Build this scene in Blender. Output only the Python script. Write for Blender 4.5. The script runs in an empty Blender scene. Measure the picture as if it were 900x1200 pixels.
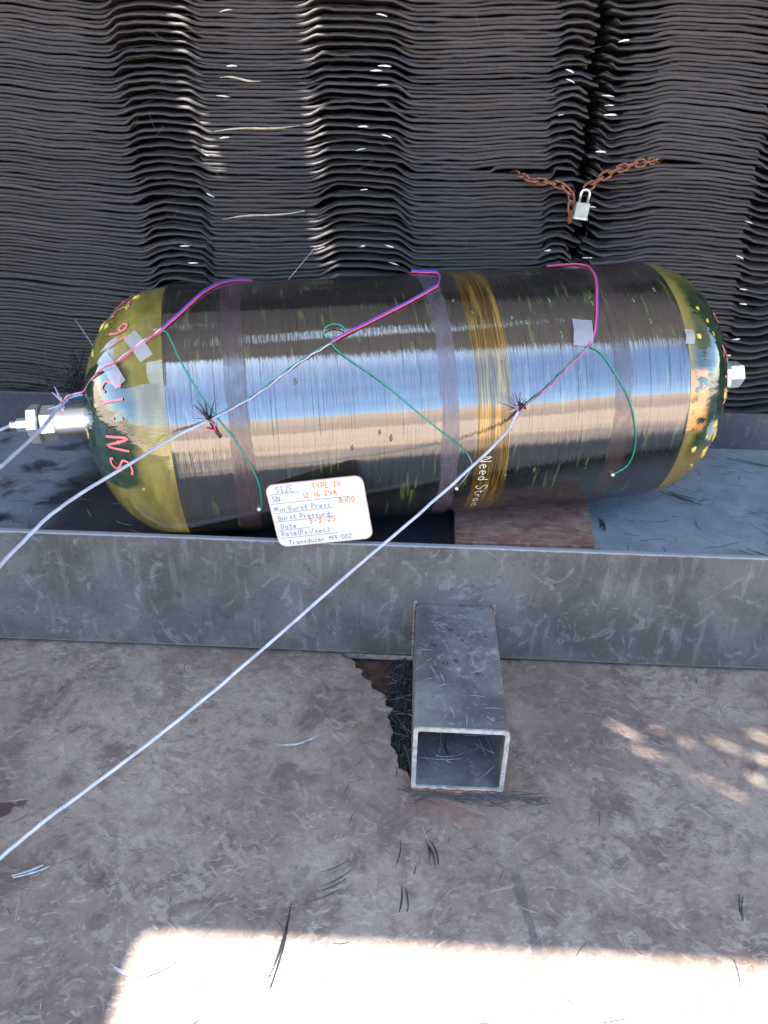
import bpy, math, random
from mathutils import Vector, Matrix, noise
random.seed(7)
sc = bpy.context.scene
C = sc.collection
R = math.radians
PI = math.pi

# ------------------------------------------------------------------ camera
cam_d = bpy.data.cameras.new('camera'); cam = bpy.data.objects.new('camera', cam_d); C.objects.link(cam)
CR = Vector((0.99886353, 0.04535967, 0.01463392)); CU = Vector((-0.03494226, 0.48811151, 0.87208153)); CF = Vector((-0.03241435, 0.87160177, -0.48914176))
m = Matrix((CR, CU, -CF)).transposed().to_4x4(); m.translation = Vector((0, 0, 1.0305))
cam.matrix_world = m
cam_d.sensor_fit = 'VERTICAL'; cam_d.sensor_height = 36; cam_d.lens = 36 * 902.46 / 1200
cam_d.clip_start = .02; cam_d.clip_end = 2000
sc.camera = cam

# ------------------------------------------------------------------ light
SX, SY = .35, .18                      # horizontal travel of sunlight per metre of fall
sun_to = Vector((-SX, -SY, 1)).normalized()
w = bpy.data.worlds.new('World'); sc.world = w; w.use_nodes = True
nt = w.node_tree; N = nt.nodes; Lk = nt.links
bg = N['Background']
sky = N.new('ShaderNodeTexSky'); sky.sky_type = 'NISHITA'; sky.sun_disc = False
sky.sun_elevation = math.asin(sun_to.z); sky.sun_rotation = math.atan2(sun_to.x, sun_to.y)
sky.dust_density = .4; sky.air_density = 1.0; sky.ozone_density = 2.5
tc = N.new('ShaderNodeTexCoord'); nz = N.new('ShaderNodeTexNoise'); nz.inputs['Scale'].default_value = 1.4; nz.inputs['Detail'].default_value = 7
mp = N.new('ShaderNodeMapping'); mp.inputs['Scale'].default_value = (1, 1, 1.6)
rp = N.new('ShaderNodeValToRGB'); rp.color_ramp.elements[0].position = .40; rp.color_ramp.elements[1].position = .85
mx = N.new('ShaderNodeMix'); mx.data_type = 'RGBA'; mx.inputs['B'].default_value = (5.2, 6.5, 8.0, 1)
Lk.new(tc.outputs['Generated'], mp.inputs[0]); Lk.new(mp.outputs[0], nz.inputs[0]); sx = N.new('ShaderNodeSeparateXYZ'); Lk.new(tc.outputs['Generated'], sx.inputs[0])
hz = N.new('ShaderNodeMapRange'); hz.inputs[1].default_value = .45; hz.inputs[2].default_value = .92; hz.inputs[3].default_value = -.20; hz.inputs[4].default_value = .18; Lk.new(sx.outputs[2], hz.inputs[0])
ad = N.new('ShaderNodeMath'); Lk.new(nz.outputs[0], ad.inputs[0]); Lk.new(hz.outputs[0], ad.inputs[1]); Lk.new(ad.outputs[0], rp.inputs[0])
Lk.new(rp.outputs[0], mx.inputs['Factor']); Lk.new(sky.outputs[0], mx.inputs['A']); Lk.new(mx.outputs['Result'], bg.inputs[0])
bg.inputs[1].default_value = .14
sl = bpy.data.lights.new('sun', 'SUN'); sl.energy = 5; sl.angle = R(.5); sl.color = (1, .95, .87)
so = bpy.data.objects.new('sun', sl); C.objects.link(so); so.rotation_euler = sun_to.to_track_quat('Z', 'Y').to_euler(); so.location = (-2, -2, 8)
sc.view_settings.view_transform = 'Standard'; sc.view_settings.look = 'None'; sc.view_settings.gamma = 1
sc.view_settings.exposure = 2.65

# ------------------------------------------------------------------ helpers
def link(name, me, mat=None, parent=None, label=None, cat=None, group=None, kind=None, smooth=False):
    o = bpy.data.objects.new(name, me); C.objects.link(o)
    if mat and me is not None and not me.materials: me.materials.append(mat)
    if parent: o.parent = parent
    for k, v in (('label', label), ('category', cat), ('group', group), ('kind', kind)):
        if v: o[k] = v
    if smooth: me.polygons.foreach_set('use_smooth', [True] * len(me.polygons))
    return o
def empty(name, loc, label, cat, group=None):
    o = link(name, None, label=label, cat=cat, group=group); o.location = loc; o.empty_display_size = .05
    return o
class MB:
    def __init__(s): s.v = []; s.f = []; s.uv = None
    def mesh(s, name):
        me = bpy.data.meshes.new(name); me.from_pydata([tuple(p) for p in s.v], [], s.f)
        me.update()
        return me
    def box(s, x0, x1, y0, y1, z0, z1, M=None):
        b = len(s.v); P = [Vector((x, y, z)) for z in (z0, z1) for y in (y0, y1) for x in (x0, x1)]
        if M: P = [M @ p for p in P]
        s.v += P
        s.f += [tuple(b + i for i in q) for q in ((0, 2, 3, 1), (4, 5, 7, 6), (0, 1, 5, 4), (2, 6, 7, 3), (0, 4, 6, 2), (1, 3, 7, 5))]
    def tube(s, pts, r, n=8, cap=True, flat=1.0):
        pts = [Vector(p) for p in pts]; b = len(s.v); L = len(pts)
        t = (pts[1] - pts[0]).normalized(); u = t.orthogonal().normalized()
        for i, p in enumerate(pts):
            t = (pts[min(i + 1, L - 1)] - pts[max(i - 1, 0)]).normalized()
            u = (u - t * u.dot(t)).normalized(); q = t.cross(u)
            rr = r(i / (L - 1)) if callable(r) else r
            for k in range(n):
                a = 2 * PI * k / n
                s.v.append(p + (u * math.cos(a) + q * math.sin(a) * flat) * rr)
        for i in range(L - 1):
            for k in range(n):
                k2 = (k + 1) % n
                s.f.append((b + i * n + k, b + i * n + k2, b + (i + 1) * n + k2, b + (i + 1) * n + k))
        if cap:
            s.f.append(tuple(b + k for k in reversed(range(n)))); s.f.append(tuple(b + (L - 1) * n + k for k in range(n)))
    def rev(s, prof, n=48, M=None, phase=0):      # profile (x, r) turned round the x axis
        b = len(s.v)
        for x, r in prof:
            for k in range(n):
                a = 2 * PI * k / n + phase; p = Vector((x, r * math.cos(a), r * math.sin(a)))
                s.v.append(M @ p if M else p)
        for i in range(len(prof) - 1):
            for k in range(n):
                k2 = (k + 1) % n
                s.f.append((b + i * n + k, b + (i + 1) * n + k, b + (i + 1) * n + k2, b + i * n + k2))
        s.f.append(tuple(b + k for k in range(n))); s.f.append(tuple(b + (len(prof) - 1) * n + k for k in reversed(range(n))))
def smooth_path(pts, k=6):
    P = [Vector(p) for p in pts]; P = [P[0] * 2 - P[1]] + P + [P[-1] * 2 - P[-2]]; out = []
    for i in range(1, len(P) - 2):
        a, b, c, d = P[i - 1:i + 3]
        for j in range(k):
            t = j / k
            out.append(.5 * ((2 * b) + (c - a) * t + (2 * a - 5 * b + 4 * c - d) * t * t + (3 * b - a - 3 * c + d) * t ** 3))
    out.append(P[-2]); return out

# ------------------------------------------------------------------ materials
class Mat:
    def __init__(s, name, rough=.5, metal=0, base=(.2, .2, .2), ior=1.5):
        s.m = bpy.data.materials.new(name); s.m.use_nodes = True; s.t = s.m.node_tree; s.N = s.t.nodes; s.b = s.N['Principled BSDF']
        s.b.inputs['Roughness'].default_value = rough; s.b.inputs['Metallic'].default_value = metal; s.b.inputs['IOR'].default_value = ior
        s.b.inputs['Base Color'].default_value = (*base, 1); s.c = s.rgb(base)
        s.tc = s.N.new('ShaderNodeTexCoord')
    def l(s, a, b): s.t.links.new(a, b)
    def rgb(s, c):
        n = s.N.new('ShaderNodeRGB'); n.outputs[0].default_value = (*c, 1); return n.outputs[0]
    def math(s, op, a, b=0, c=None):
        n = s.N.new('ShaderNodeMath'); n.operation = op
        for i, x in enumerate((a, b) if c is None else (a, b, c)):
            if isinstance(x, (int, float)): n.inputs[i].default_value = x
            else: s.l(x, n.inputs[i])
        return n.outputs[0]
    def coord(s, kind='Object', scale=(1, 1, 1), rot=(0, 0, 0), loc=(0, 0, 0)):
        n = s.N.new('ShaderNodeMapping'); n.inputs['Scale'].default_value = scale; n.inputs['Rotation'].default_value = rot; n.inputs['Location'].default_value = loc
        if any(rot):
            r_ = s.N.new('ShaderNodeMapping'); r_.inputs['Rotation'].default_value = rot; n.inputs['Rotation'].default_value = (0, 0, 0)
            s.l(s.tc.outputs[kind], r_.inputs[0]); s.l(r_.outputs[0], n.inputs[0])
        else: s.l(s.tc.outputs[kind], n.inputs[0])
        return n.outputs[0]
    def noise(s, co, scale, detail=4, rough=.55, dist=0):
        n = s.N.new('ShaderNodeTexNoise'); n.inputs['Scale'].default_value = scale; n.inputs['Detail'].default_value = detail
        n.inputs['Roughness'].default_value = rough; n.inputs['Distortion'].default_value = dist; s.l(co, n.inputs['Vector']); return n.outputs[0]
    def ramp(s, f, a, b, lo=0, hi=1):
        n = s.N.new('ShaderNodeMapRange'); n.interpolation_type = 'SMOOTHSTEP'
        for k, x in enumerate((a, b, lo, hi)): n.inputs[k + 1].default_value = x
        s.l(f, n.inputs[0]); return n.outputs[0]
    def mix(s, f, a, b, mode='MIX'):
        n = s.N.new('ShaderNodeMix'); n.data_type = 'RGBA'; n.blend_type = mode
        for x, k in ((f, 'Factor'), (a, 'A'), (b, 'B')):
            if isinstance(x, (int, float)): n.inputs[0].default_value = x
            elif isinstance(x, tuple): n.inputs[k].default_value = (*x, 1)
            else: s.l(x, n.inputs[0] if k == 'Factor' else n.inputs[k])
        return n.outputs['Result']
    def paint(s, f, col): s.c = s.mix(f, s.c, col)
    def bump(s, h, strength=.3, dist=.002, prev=None):
        n = s.N.new('ShaderNodeBump'); n.inputs['Strength'].default_value = strength; n.inputs['Distance'].default_value = dist
        s.l(h, n.inputs['Height'])
        if prev: s.l(prev, n.inputs['Normal'])
        return n.outputs[0]
    def done(s, normal=None, rough=None):
        s.l(s.c, s.b.inputs['Base Color'])
        if normal: s.l(normal, s.b.inputs['Normal'])
        if rough is not None: s.l(rough, s.b.inputs['Roughness'])
        return s.m
def simple(name, col, rough=.5, metal=0, var=.25, scale=40, ior=1.5, bump=0):
    M = Mat(name, rough, metal, col, ior); n = M.noise(M.coord(), scale)
    M.c = M.mix(M.ramp(n, .3, .7), tuple(c * (1 - var) for c in col), tuple(min(1, c * (1 + var)) for c in col))
    return M.done(M.bump(n, bump, .001) if bump else None)

# floor plate: rusty steel, scale flakes, oil, scuffs
def floor_mat():
    M = Mat('rusty_steel_floor', .6, 0, (.2, .18, .18)); co = M.coord()
    big = M.noise(co, 2.6, 6, .6); med = M.noise(co, 9, 8, .65, .6); fine = M.noise(co, 90, 5, .7); vf = M.noise(co, 420, 3, .7)
    M.c = M.mix(M.ramp(big, .35, .65), (.184, .134, .106), (.276, .216, .168))
    M.paint(M.math('MULTIPLY', M.ramp(M.noise(co, 5.5, 6, .6, .4), .5, .66), .55), (.255, .215, .182))      # pale dust
    M.paint(M.math('MULTIPLY', M.ramp(med, .50, .64), .8), (.105, .070, .060))                              # dark oxide
    M.paint(M.math('MULTIPLY', M.ramp(M.noise(co, 7, 7, .7, .3), .58, .72), .5), (.19, .10, .062))      # orange bloom
    M.paint(M.math('MULTIPLY', M.ramp(M.noise(M.coord(loc=(2, 5, 0)), 4.2, 5, .55, .8), .50, .60), .5), (.115, .082, .074))
    M.paint(M.math('MULTIPLY', M.ramp(M.noise(M.coord(loc=(7, 2, 0)), 3.1, 5, .6, .5), .52, .66), .5), (.285, .225, .180))
    M.paint(M.math('MULTIPLY', M.ramp(M.noise(M.coord(loc=(1, 9, 0)), 20, 6, .65, .9), .50, .62), .45), (.110, .080, .070))
    M.paint(M.math('MULTIPLY', M.ramp(M.noise(M.coord(loc=(5, 3, 0)), 27, 5, .65, 1.1), .54, .64), .42), (.28, .235, .205))
    # leaf shaped flake marks
    def flakes(rz, sx_, sc_, lo, hi, wsc, wlo, st, col, loc=(0, 0, 0)):
        co2 = M.coord(rot=(0, 0, rz), scale=(1, sx_, 1), loc=loc); f = M.noise(co2, sc_, 3, .5, .9)
        M.paint(M.math('MULTIPLY', M.math('MULTIPLY', M.ramp(f, lo, hi), M.ramp(M.noise(M.coord(loc=loc), wsc, 4, .6), wlo, wlo + .12)), st), col)
    flakes(.6, 2.1, 26, .57, .62, 3.4, .45, .55, (.325, .268, .225))
    flakes(-.3, 2.4, 40, .60, .64, 2.6, .45, .55, (.335, .285, .25), (4, 0, 0))
    flakes(1.1, 1.8, 60, .60, .65, 4.2, .44, .42, (.31, .27, .24), (0, 7, 0))
    flakes(-.5, 2, 34, .56, .62, 4.1, .46, .45, (.088, .068, .066), (3, 1, 0))
    flakes(.2, 2, 75, .58, .64, 3.1, .44, .38, (.080, .066, .066), (8, 1, 0))
    # long hair scratches
    for rz, lx in ((.35, 0), (-.8, 5), (1.3, 9), (2.2, 3)):
        sc_ = M.noise(M.coord(rot=(0, 0, rz), scale=(6, 260, 1), loc=(lx, lx, 0)), 1.0, 2, .5, .15)
        M.paint(M.math('MULTIPLY', M.ramp(sc_, .70, .74), .4), (.34, .305, .275))
    M.c = M.mix(.35, M.c, M.mix(M.ramp(vf, .3, .7), (.35, .35, .35), (.65, .65, .65)), 'OVERLAY')
    M.c = M.mix(.5, M.c, M.mix(M.ramp(fine, .3, .7), (.38, .38, .38), (.62, .62, .62)), 'OVERLAY')
    # dark drag mark, oil drops
    sep = M.N.new('ShaderNodeSeparateXYZ'); M.l(M.coord(loc=(-.192, -.66, 0)), sep.inputs[0])
    x, y = sep.outputs[0], sep.outputs[1]
    d = M.math('ABSOLUTE', M.math('ADD', x, M.math('MULTIPLY', y, .17)))
    edge = M.math('ADD', d, M.math('MULTIPLY', M.math('SUBTRACT', M.noise(M.coord(scale=(300, 14, 1)), 1, 3), .5), .016))
    msk = M.math('MULTIPLY', M.ramp(edge, .009, .005), M.math('MULTIPLY', M.ramp(y, .105, .085), M.ramp(y, -.05, -.02, .35, 1)))
    M.paint(M.math('MULTIPLY', msk, .6), (.07, .065, .068))
    for px, py, rr, st in ((-.635, .818, .017, .9), (-.61, .83, .010, .8), (-.43, .70, .012, .45), (-.415, .64, .016, .4), (-.405, .61, .011, .35)):
        s2 = M.N.new('ShaderNodeVectorMath'); s2.operation = 'DISTANCE'; M.l(M.coord(), s2.inputs[0]); s2.inputs[1].default_value = (px, py, 0)
        e = M.math('ADD', s2.outputs['Value'], M.math('MULTIPLY', M.math('SUBTRACT', M.noise(M.coord(), 70, 2), .5), .022))
        M.paint(M.math('MULTIPLY', M.ramp(e, rr + .002, rr - .002), st), (.045, .022, .018))
    # rust near the front plate and hole
    s3 = M.N.new('ShaderNodeSeparateXYZ'); M.l(M.coord(), s3.inputs[0])
    near = M.math('MULTIPLY', M.ramp(s3.outputs[1], 1.10, 1.22), M.ramp(M.noise(co, 22, 5, .7, .5), .45, .65))
    M.paint(M.math('MULTIPLY', near, .45), (.17, .09, .065))
    s4 = M.N.new('ShaderNodeVectorMath'); s4.operation = 'DISTANCE'; M.l(M.coord(scale=(1, 1.6, 1)), s4.inputs[0]); s4.inputs[1].default_value = (.09, .90 * 1.6, 0)
    e4 = M.math('ADD', s4.outputs['Value'], M.math('MULTIPLY', M.math('SUBTRACT', M.noise(co, 14, 6, .7, .6), .5), .22))
    M.paint(M.math('MULTIPLY', M.ramp(e4, .16, .03), .55), (.175, .085, .055))
    n1 = M.bump(med, .25, .004); n2 = M.bump(fine, .5, .0012, n1)
    return M.done(n2, M.ramp(big, .3, .7, .5, .75))
def plate_mat(name, a, b, light, dusty=0, lip=0, spots=()):
    M = Mat(name, .5, 0, a); co = M.coord()
    M.c = M.mix(M.ramp(M.noise(co, 7, 7, .65, .4), .35, .68), a, b)
    st = M.noise(M.coord(scale=(60, 60, 7)), 1, 4, .6)
    M.paint(M.math('MULTIPLY', M.ramp(st, .55, .72), .35), light)
    M.paint(M.math('MULTIPLY', M.ramp(M.noise(co, 28, 6, .75), .58, .7), .35), light)
    M.paint(M.math('MULTIPLY', M.ramp(M.noise(co, 12, 6, .7, .3), .60, .70), .6), tuple(x * .45 for x in a))
    for rz, lx in ((.4, 0), (-.7, 4), (1.2, 8), (1.9, 2)):
        s_ = M.noise(M.coord(rot=((0, rz, 0) if not dusty else (0, 0, rz)), scale=((9, 1, 230) if not dusty else (9, 230, 1)), loc=(lx, lx, lx)), 1, 2, .5, .2)
        M.paint(M.math('MULTIPLY', M.ramp(s_, .71, .75), M.ramp(M.noise(co, 6, 2), .4, .65, .05, .5)), tuple(min(.6, x * 1.4) for x in light))
    M.paint(M.math('MULTIPLY', M.ramp(M.noise(co, 19, 5, .7, 1.2), .56, .66), .4), light)
    M.paint(M.math('MULTIPLY', M.ramp(M.noise(M.coord(loc=(4, 4, 4)), 75, 4, .7), .58, .68), .45), tuple(x * .5 for x in a))
    if lip:
        sp = M.N.new('ShaderNodeSeparateXYZ'); M.l(M.coord(), sp.inputs[0])
        e = M.math('ADD', sp.outputs[2], M.math('MULTIPLY', M.math('SUBTRACT', M.noise(co, 45, 5, .7), .5), .006))
        M.paint(M.math('MULTIPLY', M.ramp(e, .2660, .2695), .75), (.27, .285, .30))
        M.paint(M.math('MULTIPLY', M.ramp(e, .014, .0105), .5), (.24, .24, .235))
    for px, py, rr in spots:
        s2 = M.N.new('ShaderNodeVectorMath'); s2.operation = 'DISTANCE'; M.l(M.coord(), s2.inputs[0]); s2.inputs[1].default_value = (px, py, .1375)
        e = M.math('ADD', s2.outputs['Value'], M.math('MULTIPLY', M.math('SUBTRACT', M.noise(M.coord(), 110, 2), .5), .008))
        M.paint(M.math('MULTIPLY', M.ramp(e, rr + .001, rr - .001), .75), (.030, .026, .030))
    M.paint(M.math('MULTIPLY', M.ramp(M.noise(co, 170, 3, .7), .64, .72), .5), light)
    vf = M.noise(co, 500, 2)
    M.c = M.mix(.4, M.c, M.mix(M.ramp(vf, .3, .7), (.35, .35, .35), (.65, .65, .65)), 'OVERLAY')
    return M.done(M.bump(M.noise(co, 60, 5, .7), .3, .0012), M.ramp(M.noise(co, 5, 4), .3, .7, .38, .6))
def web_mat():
    M = Mat('dusty_shaded_channel_steel', .4, 0, (.03, .03, .04)); co = M.coord()
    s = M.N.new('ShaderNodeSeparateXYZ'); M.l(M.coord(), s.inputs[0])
    M.c = M.mix(M.ramp(M.noise(co, 6, 6, .7), .35, .7), (.020, .021, .027), (.045, .046, .055))  # dark bed between the dusty ends: shade and oily wetness put into the colour
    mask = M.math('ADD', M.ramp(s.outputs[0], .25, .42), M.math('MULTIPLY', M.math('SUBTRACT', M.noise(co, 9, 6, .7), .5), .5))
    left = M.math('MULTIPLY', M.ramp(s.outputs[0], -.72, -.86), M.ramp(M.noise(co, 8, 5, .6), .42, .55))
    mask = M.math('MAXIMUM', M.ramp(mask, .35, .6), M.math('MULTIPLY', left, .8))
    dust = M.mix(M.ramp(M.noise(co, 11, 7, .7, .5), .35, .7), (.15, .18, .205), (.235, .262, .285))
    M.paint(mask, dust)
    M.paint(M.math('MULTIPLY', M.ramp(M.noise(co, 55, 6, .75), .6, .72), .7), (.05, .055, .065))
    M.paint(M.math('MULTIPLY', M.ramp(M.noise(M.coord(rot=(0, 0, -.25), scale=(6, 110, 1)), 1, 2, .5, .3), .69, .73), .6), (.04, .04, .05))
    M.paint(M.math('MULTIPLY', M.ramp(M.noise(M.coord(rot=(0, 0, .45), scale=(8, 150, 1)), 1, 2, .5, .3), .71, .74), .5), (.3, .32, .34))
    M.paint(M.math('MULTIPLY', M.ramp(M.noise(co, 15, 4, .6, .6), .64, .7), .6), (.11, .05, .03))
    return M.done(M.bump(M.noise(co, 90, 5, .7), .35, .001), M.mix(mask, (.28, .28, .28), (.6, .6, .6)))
def rubber_mat():
    M = Mat('rubber', .62, 0, (.035, .033, .033)); co = M.coord()
    a = M.noise(M.coord(scale=(1.5, 20, 90)), 1, 5, .65); b = M.noise(M.coord(scale=(5, 60, 330)), 1, 3, .6)
    M.c = M.mix(M.ramp(a, .3, .7), (.017, .0132, .0118), (.044, .036, .031))
    M.paint(M.math('MULTIPLY', M.ramp(M.noise(M.coord(scale=(3, 3, 60)), 1, 4, .6), .52, .66), .55), (.055, .041, .033))
    oi = M.N.new('ShaderNodeObjectInfo')
    M.paint(M.ramp(oi.outputs['Random'], .55, 1, 0, .55), (.062, .050, .044)); M.paint(M.ramp(oi.outputs['Random'], .35, 0, 0, .5), (.018, .018, .020))
    M.paint(M.math('MULTIPLY', M.ramp(b, .6, .75), .4), (.09, .082, .076))
    M.paint(M.math('MULTIPLY', M.ramp(M.noise(co, 130, 3, .7), .66, .74), .5), (.15, .145, .14))
    M.paint(M.math('MULTIPLY', M.ramp(M.noise(M.coord(scale=(2, 2, 3)), 1.5, 4), .4, .65), .35), (.040, .038, .040))
    n = M.bump(b, .6, .002); n = M.bump(M.noise(M.coord(scale=(1, 1, 1)), 260, 3), .4, .001, n)
    return M.done(n, M.ramp(a, .3, .7, .5, .8))
def wrap_mat():
    M = Mat('carbon_wrap', .06, 0, (.012, .012, .012), 2.05)
    uv = lambda sx, sy, l=(0, 0, 0): M.coord('UV', (sx, sy, 1), loc=l)
    s = M.N.new('ShaderNodeSeparateXYZ'); M.l(M.tc.outputs['UV'], s.inputs[0]); u, v = s.outputs[0], s.outputs[1]
    wob = M.math('MULTIPLY', M.math('SUBTRACT', M.noise(uv(12, 18), 1, 5, .7), .5), .016)
    uu = M.math('ADD', u, wob)
    fib = M.noise(uv(560, 5), 1, 3, .7); fib2 = M.noise(uv(190, 3, (3, 0, 0)), 1, 3, .6)
    M.c = M.mix(M.ramp(fib, .35, .7), (.006, .006, .0065), (.022, .022, .021))
    # resin streaks following the winding
    dr = M.noise(uv(120, 11), 1, 2, .5, .2); wh = M.noise(uv(7, 5), 1, 3, .6)
    dm = M.math('MULTIPLY', M.ramp(dr, .62, .66), M.ramp(wh, .36, .50))
    M.paint(M.math('MULTIPLY', dm, .85), M.mix(M.noise(uv(9, 9), 1, 2), (.012, .055, .018), (.11, .12, .03)))
    gm = M.math('MULTIPLY', M.ramp(M.noise(uv(26, 14, (5, 2, 0)), 1, 2, .5), .6, .72), .5)
    M.paint(gm, (.012, .032, .016))
    def band(c, h, soft=.002, wobbly=True):
        d = M.math('ABSOLUTE', M.math('SUBTRACT', uu if wobbly else u, c)); return M.ramp(d, h + soft, h - soft)
    # amber glass band
    am = band(.569, .032, .0008, False); am_n = M.noise(uv(330, 5), 1, 4, .8)
    M.paint(am, M.mix(M.ramp(am_n, .40, .60), (.035, .022, .006), M.mix(M.ramp(M.noise(uv(60, 6), 1, 3), .4, .65), (.20, .115, .018), (.42, .27, .05))))
    M.l(M.math('MULTIPLY', am, .5), M.b.inputs['Metallic'])
    # residue bands
    mot = M.noise(uv(60, 40), 1, 5, .7)
    r1 = M.math('MULTIPLY', band(.119, .019), M.ramp(mot, .3, .6, .45, .95))
    r2 = M.math('MULTIPLY', band(.489, .016), M.ramp(mot, .3, .6, .6, 1))
    r3 = M.math('MULTIPLY', band(.813, .017), M.ramp(mot, .3, .6, .4, .85))
    M.paint(M.math('MULTIPLY', r1, .7), (.060, .034, .040)); M.paint(M.math('MULTIPLY', r2, .75), (.085, .070, .092)); M.paint(M.math('MULTIPLY', r3, .7), (.060, .036, .034))
    res = M.math('MAXIMUM', r1, M.math('MAXIMUM', r2, r3))
    h = M.math('ADD', M.math('MULTIPLY', fib, .6), M.math('MULTIPLY', M.noise(uv(330, 16), 1, 2), .9))
    n = M.bump(h, .4, .0010); n = M.bump(dr, .35, .002, n)
    n = M.bump(M.noise(uv(4, 5), 1, 1), .06, .01, n)
    ro = M.math('ADD', M.ramp(fib2, .35, .7, .025, .075), M.math('MULTIPLY', res, .2))
    lines_ = M.noise(uv(420, 4, (9, 0, 0)), 1, 3, .75)
    sp_ = M.math('MULTIPLY', M.ramp(lines_, .33, .43, .24, .78), M.ramp(M.noise(uv(900, 7), 1, 2), .3, .5, .7, 1))
    M.l(M.math('MULTIPLY', sp_, M.ramp(res, 0, 1, 1, .55)), M.b.inputs['Specular IOR Level'])
    return M.done(n, ro)
def dome_mat(name, side):
    M = Mat(name, .06, 0, (.1, .1, .02), 1.9)
    s = M.N.new('ShaderNodeSeparateXYZ'); M.l(M.tc.outputs['UV'], s.inputs[0]); u, v = s.outputs[0], s.outputs[1]
    uv = lambda sx, sy, l=(0, 0, 0): M.coord('UV', (sx, sy, 1), loc=l)
    t = M.math('MULTIPLY', u, -1) if side < 0 else M.math('SUBTRACT', u, .9437)       # metres outward from the wrap's end
    tt = M.math('ADD', t, M.math('MULTIPLY', M.math('SUBTRACT', M.noise(uv(6, 7), 1, 3, .6), .5), .05))
    st = M.noise(uv(14, 55), 1, 4, .65)
    yellow = M.mix(M.ramp(M.noise(uv(20, 5), 1, 4, .6), .35, .7), (.115, .095, .016), (.25, .205, .045))
    green = M.mix(M.ramp(st, .35, .7), (.006, .016, .008), (.022, .055, .014))
    if side < 0:
        lim = M.math('ADD', M.ramp(v, .60, .50, .055, .16), M.ramp(v, .80, .87, 0, .09))      # the olive ring widens towards top and underside
        M.c = M.mix(M.ramp(M.math('SUBTRACT', tt, lim), -.012, .012), yellow, green)
    else:
        M.c = M.mix(M.ramp(tt, .004, .03), yellow, green)
        low = M.ramp(v, .80, .86)
        M.paint(M.math('MULTIPLY', low, M.ramp(M.noise(uv(9, 6), 1, 3), .3, .5, .5, .9)), (.17, .12, .02))
        top = M.ramp(v, .50, .44)
        M.paint(M.math('MULTIPLY', top, .8), (.13, .11, .02))
        og = M.math('MULTIPLY', M.math('MULTIPLY', M.ramp(t, .05, .03), M.ramp(t, -.002, .004)), M.math('MULTIPLY', M.ramp(v, .655, .67), M.ramp(v, .79, .77)))
        M.paint(M.math('MULTIPLY', og, M.ramp(M.noise(uv(40, 40), 1, 3), .38, .5)), (.62, .26, .06))
    M.paint(M.math('MULTIPLY', M.ramp(M.noise(uv(38, 30), 1, 2, .5), .72, .74), .9), (.5, .38, .05))
    n = M.bump(M.noise(uv(10, 40), 1, 3), .22, .006); n = M.bump(M.noise(uv(16, 9), 1, 2), .3, .012, n)
    return M.done(n)
MF = floor_mat()
MPL = plate_mat('mill_scale_plate', (.054, .055, .053), (.104, .105, .102), (.21, .215, .213), lip=1)
MTB = plate_mat('square_tube_steel', (.066, .068, .067), (.160, .160, .155), (.33, .335, .33), 1, spots=((.053, 1.102, .007), (.073, 1.056, .006), (.093, 1.062, .005), (.085, 1.151, .003), (.105, 1.122, .0035), (.124, 1.131, .003), (.149, 1.135, .0028), (.10, 1.135, .0025), (.129, 1.031, .004)))
MEDGE = simple('worn_steel_edge', (.26, .28, .29), .45, 0, .35, 60)
MRE = simple('cut_steel_edge', (.30, .29, .265), .6, 0, .3, 90)
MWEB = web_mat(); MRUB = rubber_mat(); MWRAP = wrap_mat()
MBACK = simple('dark_backing', (.006, .006, .006), .9)
MDIRT = simple('tan_dirt', (.36, .27, .20), .9, 0, .3, 3)
MPIT = simple('rust_scale', (.055, .028, .020), .8, 0, .5, 60, bump=.5)
MROOF = simple('weathered_roof_sheet', (.27, .30, .345), .7, 0, .2, 3)
MSHARD = simple('charred_fibre', (.022, .023, .027), .42, 0, .5, 80)
MPALE = simple('pale_fibre', (.30, .31, .31), .5, 0, .3, 80)
MTHREAD = simple('white_fabric', (.8, .78, .74), .7, 0, .1)
MCREAM = simple('cream_cord', (.46, .40, .30), .8, 0, .2)
MRUST = simple('chain_rust', (.24, .085, .04), .75, 0, .5, 150, bump=.6)
MLOCK = simple('padlock_body', (.36, .40, .34), .4, .3, .1)
MSTEEL = simple('bright_steel', (.86, .88, .88), .34, 1, .08, 30)
MSTEEL2 = simple('plain_steel', (.74, .74, .71), .42, .85, .12, 30)
MJACK = simple('grey_cable_jacket', (.36, .39, .44), .45, 0, .18, 25)
MPINK = simple('pink_wire', (.55, .07, .16), .35, 0, .08); MBLUE = simple('blue_wire', (.07, .06, .42), .35, 0, .1)
MCYAN = simple('light_blue_wire', (.06, .35, .60), .35, 0, .1)
MGREEN = simple('green_wire', (.004, .21, .14), .35, 0, .1); MBLK = simple('black_tie', (.01, .01, .012), .4)
MGREYW = simple('grey_wire', (.50, .36, .50), .4, 0, .1)
MINKP = simple('pink_paint_pen', (.72, .16, .17), .45, 0, .1); MINKW = simple('white_paint_pen', (.75, .75, .75), .5, 0, .05)
MINKG = simple('grey_marker', (.10, .10, .115), .6, 0, .2); MINKY = simple('yellow_marker', (.62, .27, .02), .6, 0, .1)
MCARD = simple('white_card', (.60, .585, .57), .35, 0, .015, 8); MCE = simple('brown_card_edge', (.42, .28, .2), .7, 0, .2)
MYEL = simple('yellow_resin', (.60, .42, .05), .25, 0, .35, 60)
def tape_mat():
    M = Mat('clear_tape', .35, 0, (.48, .50, .56)); M.b.inputs['Alpha'].default_value = .42; return M.done(M.bump(M.noise(M.coord(), 120, 3), .3, .001))
MTAPE = tape_mat()
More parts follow.
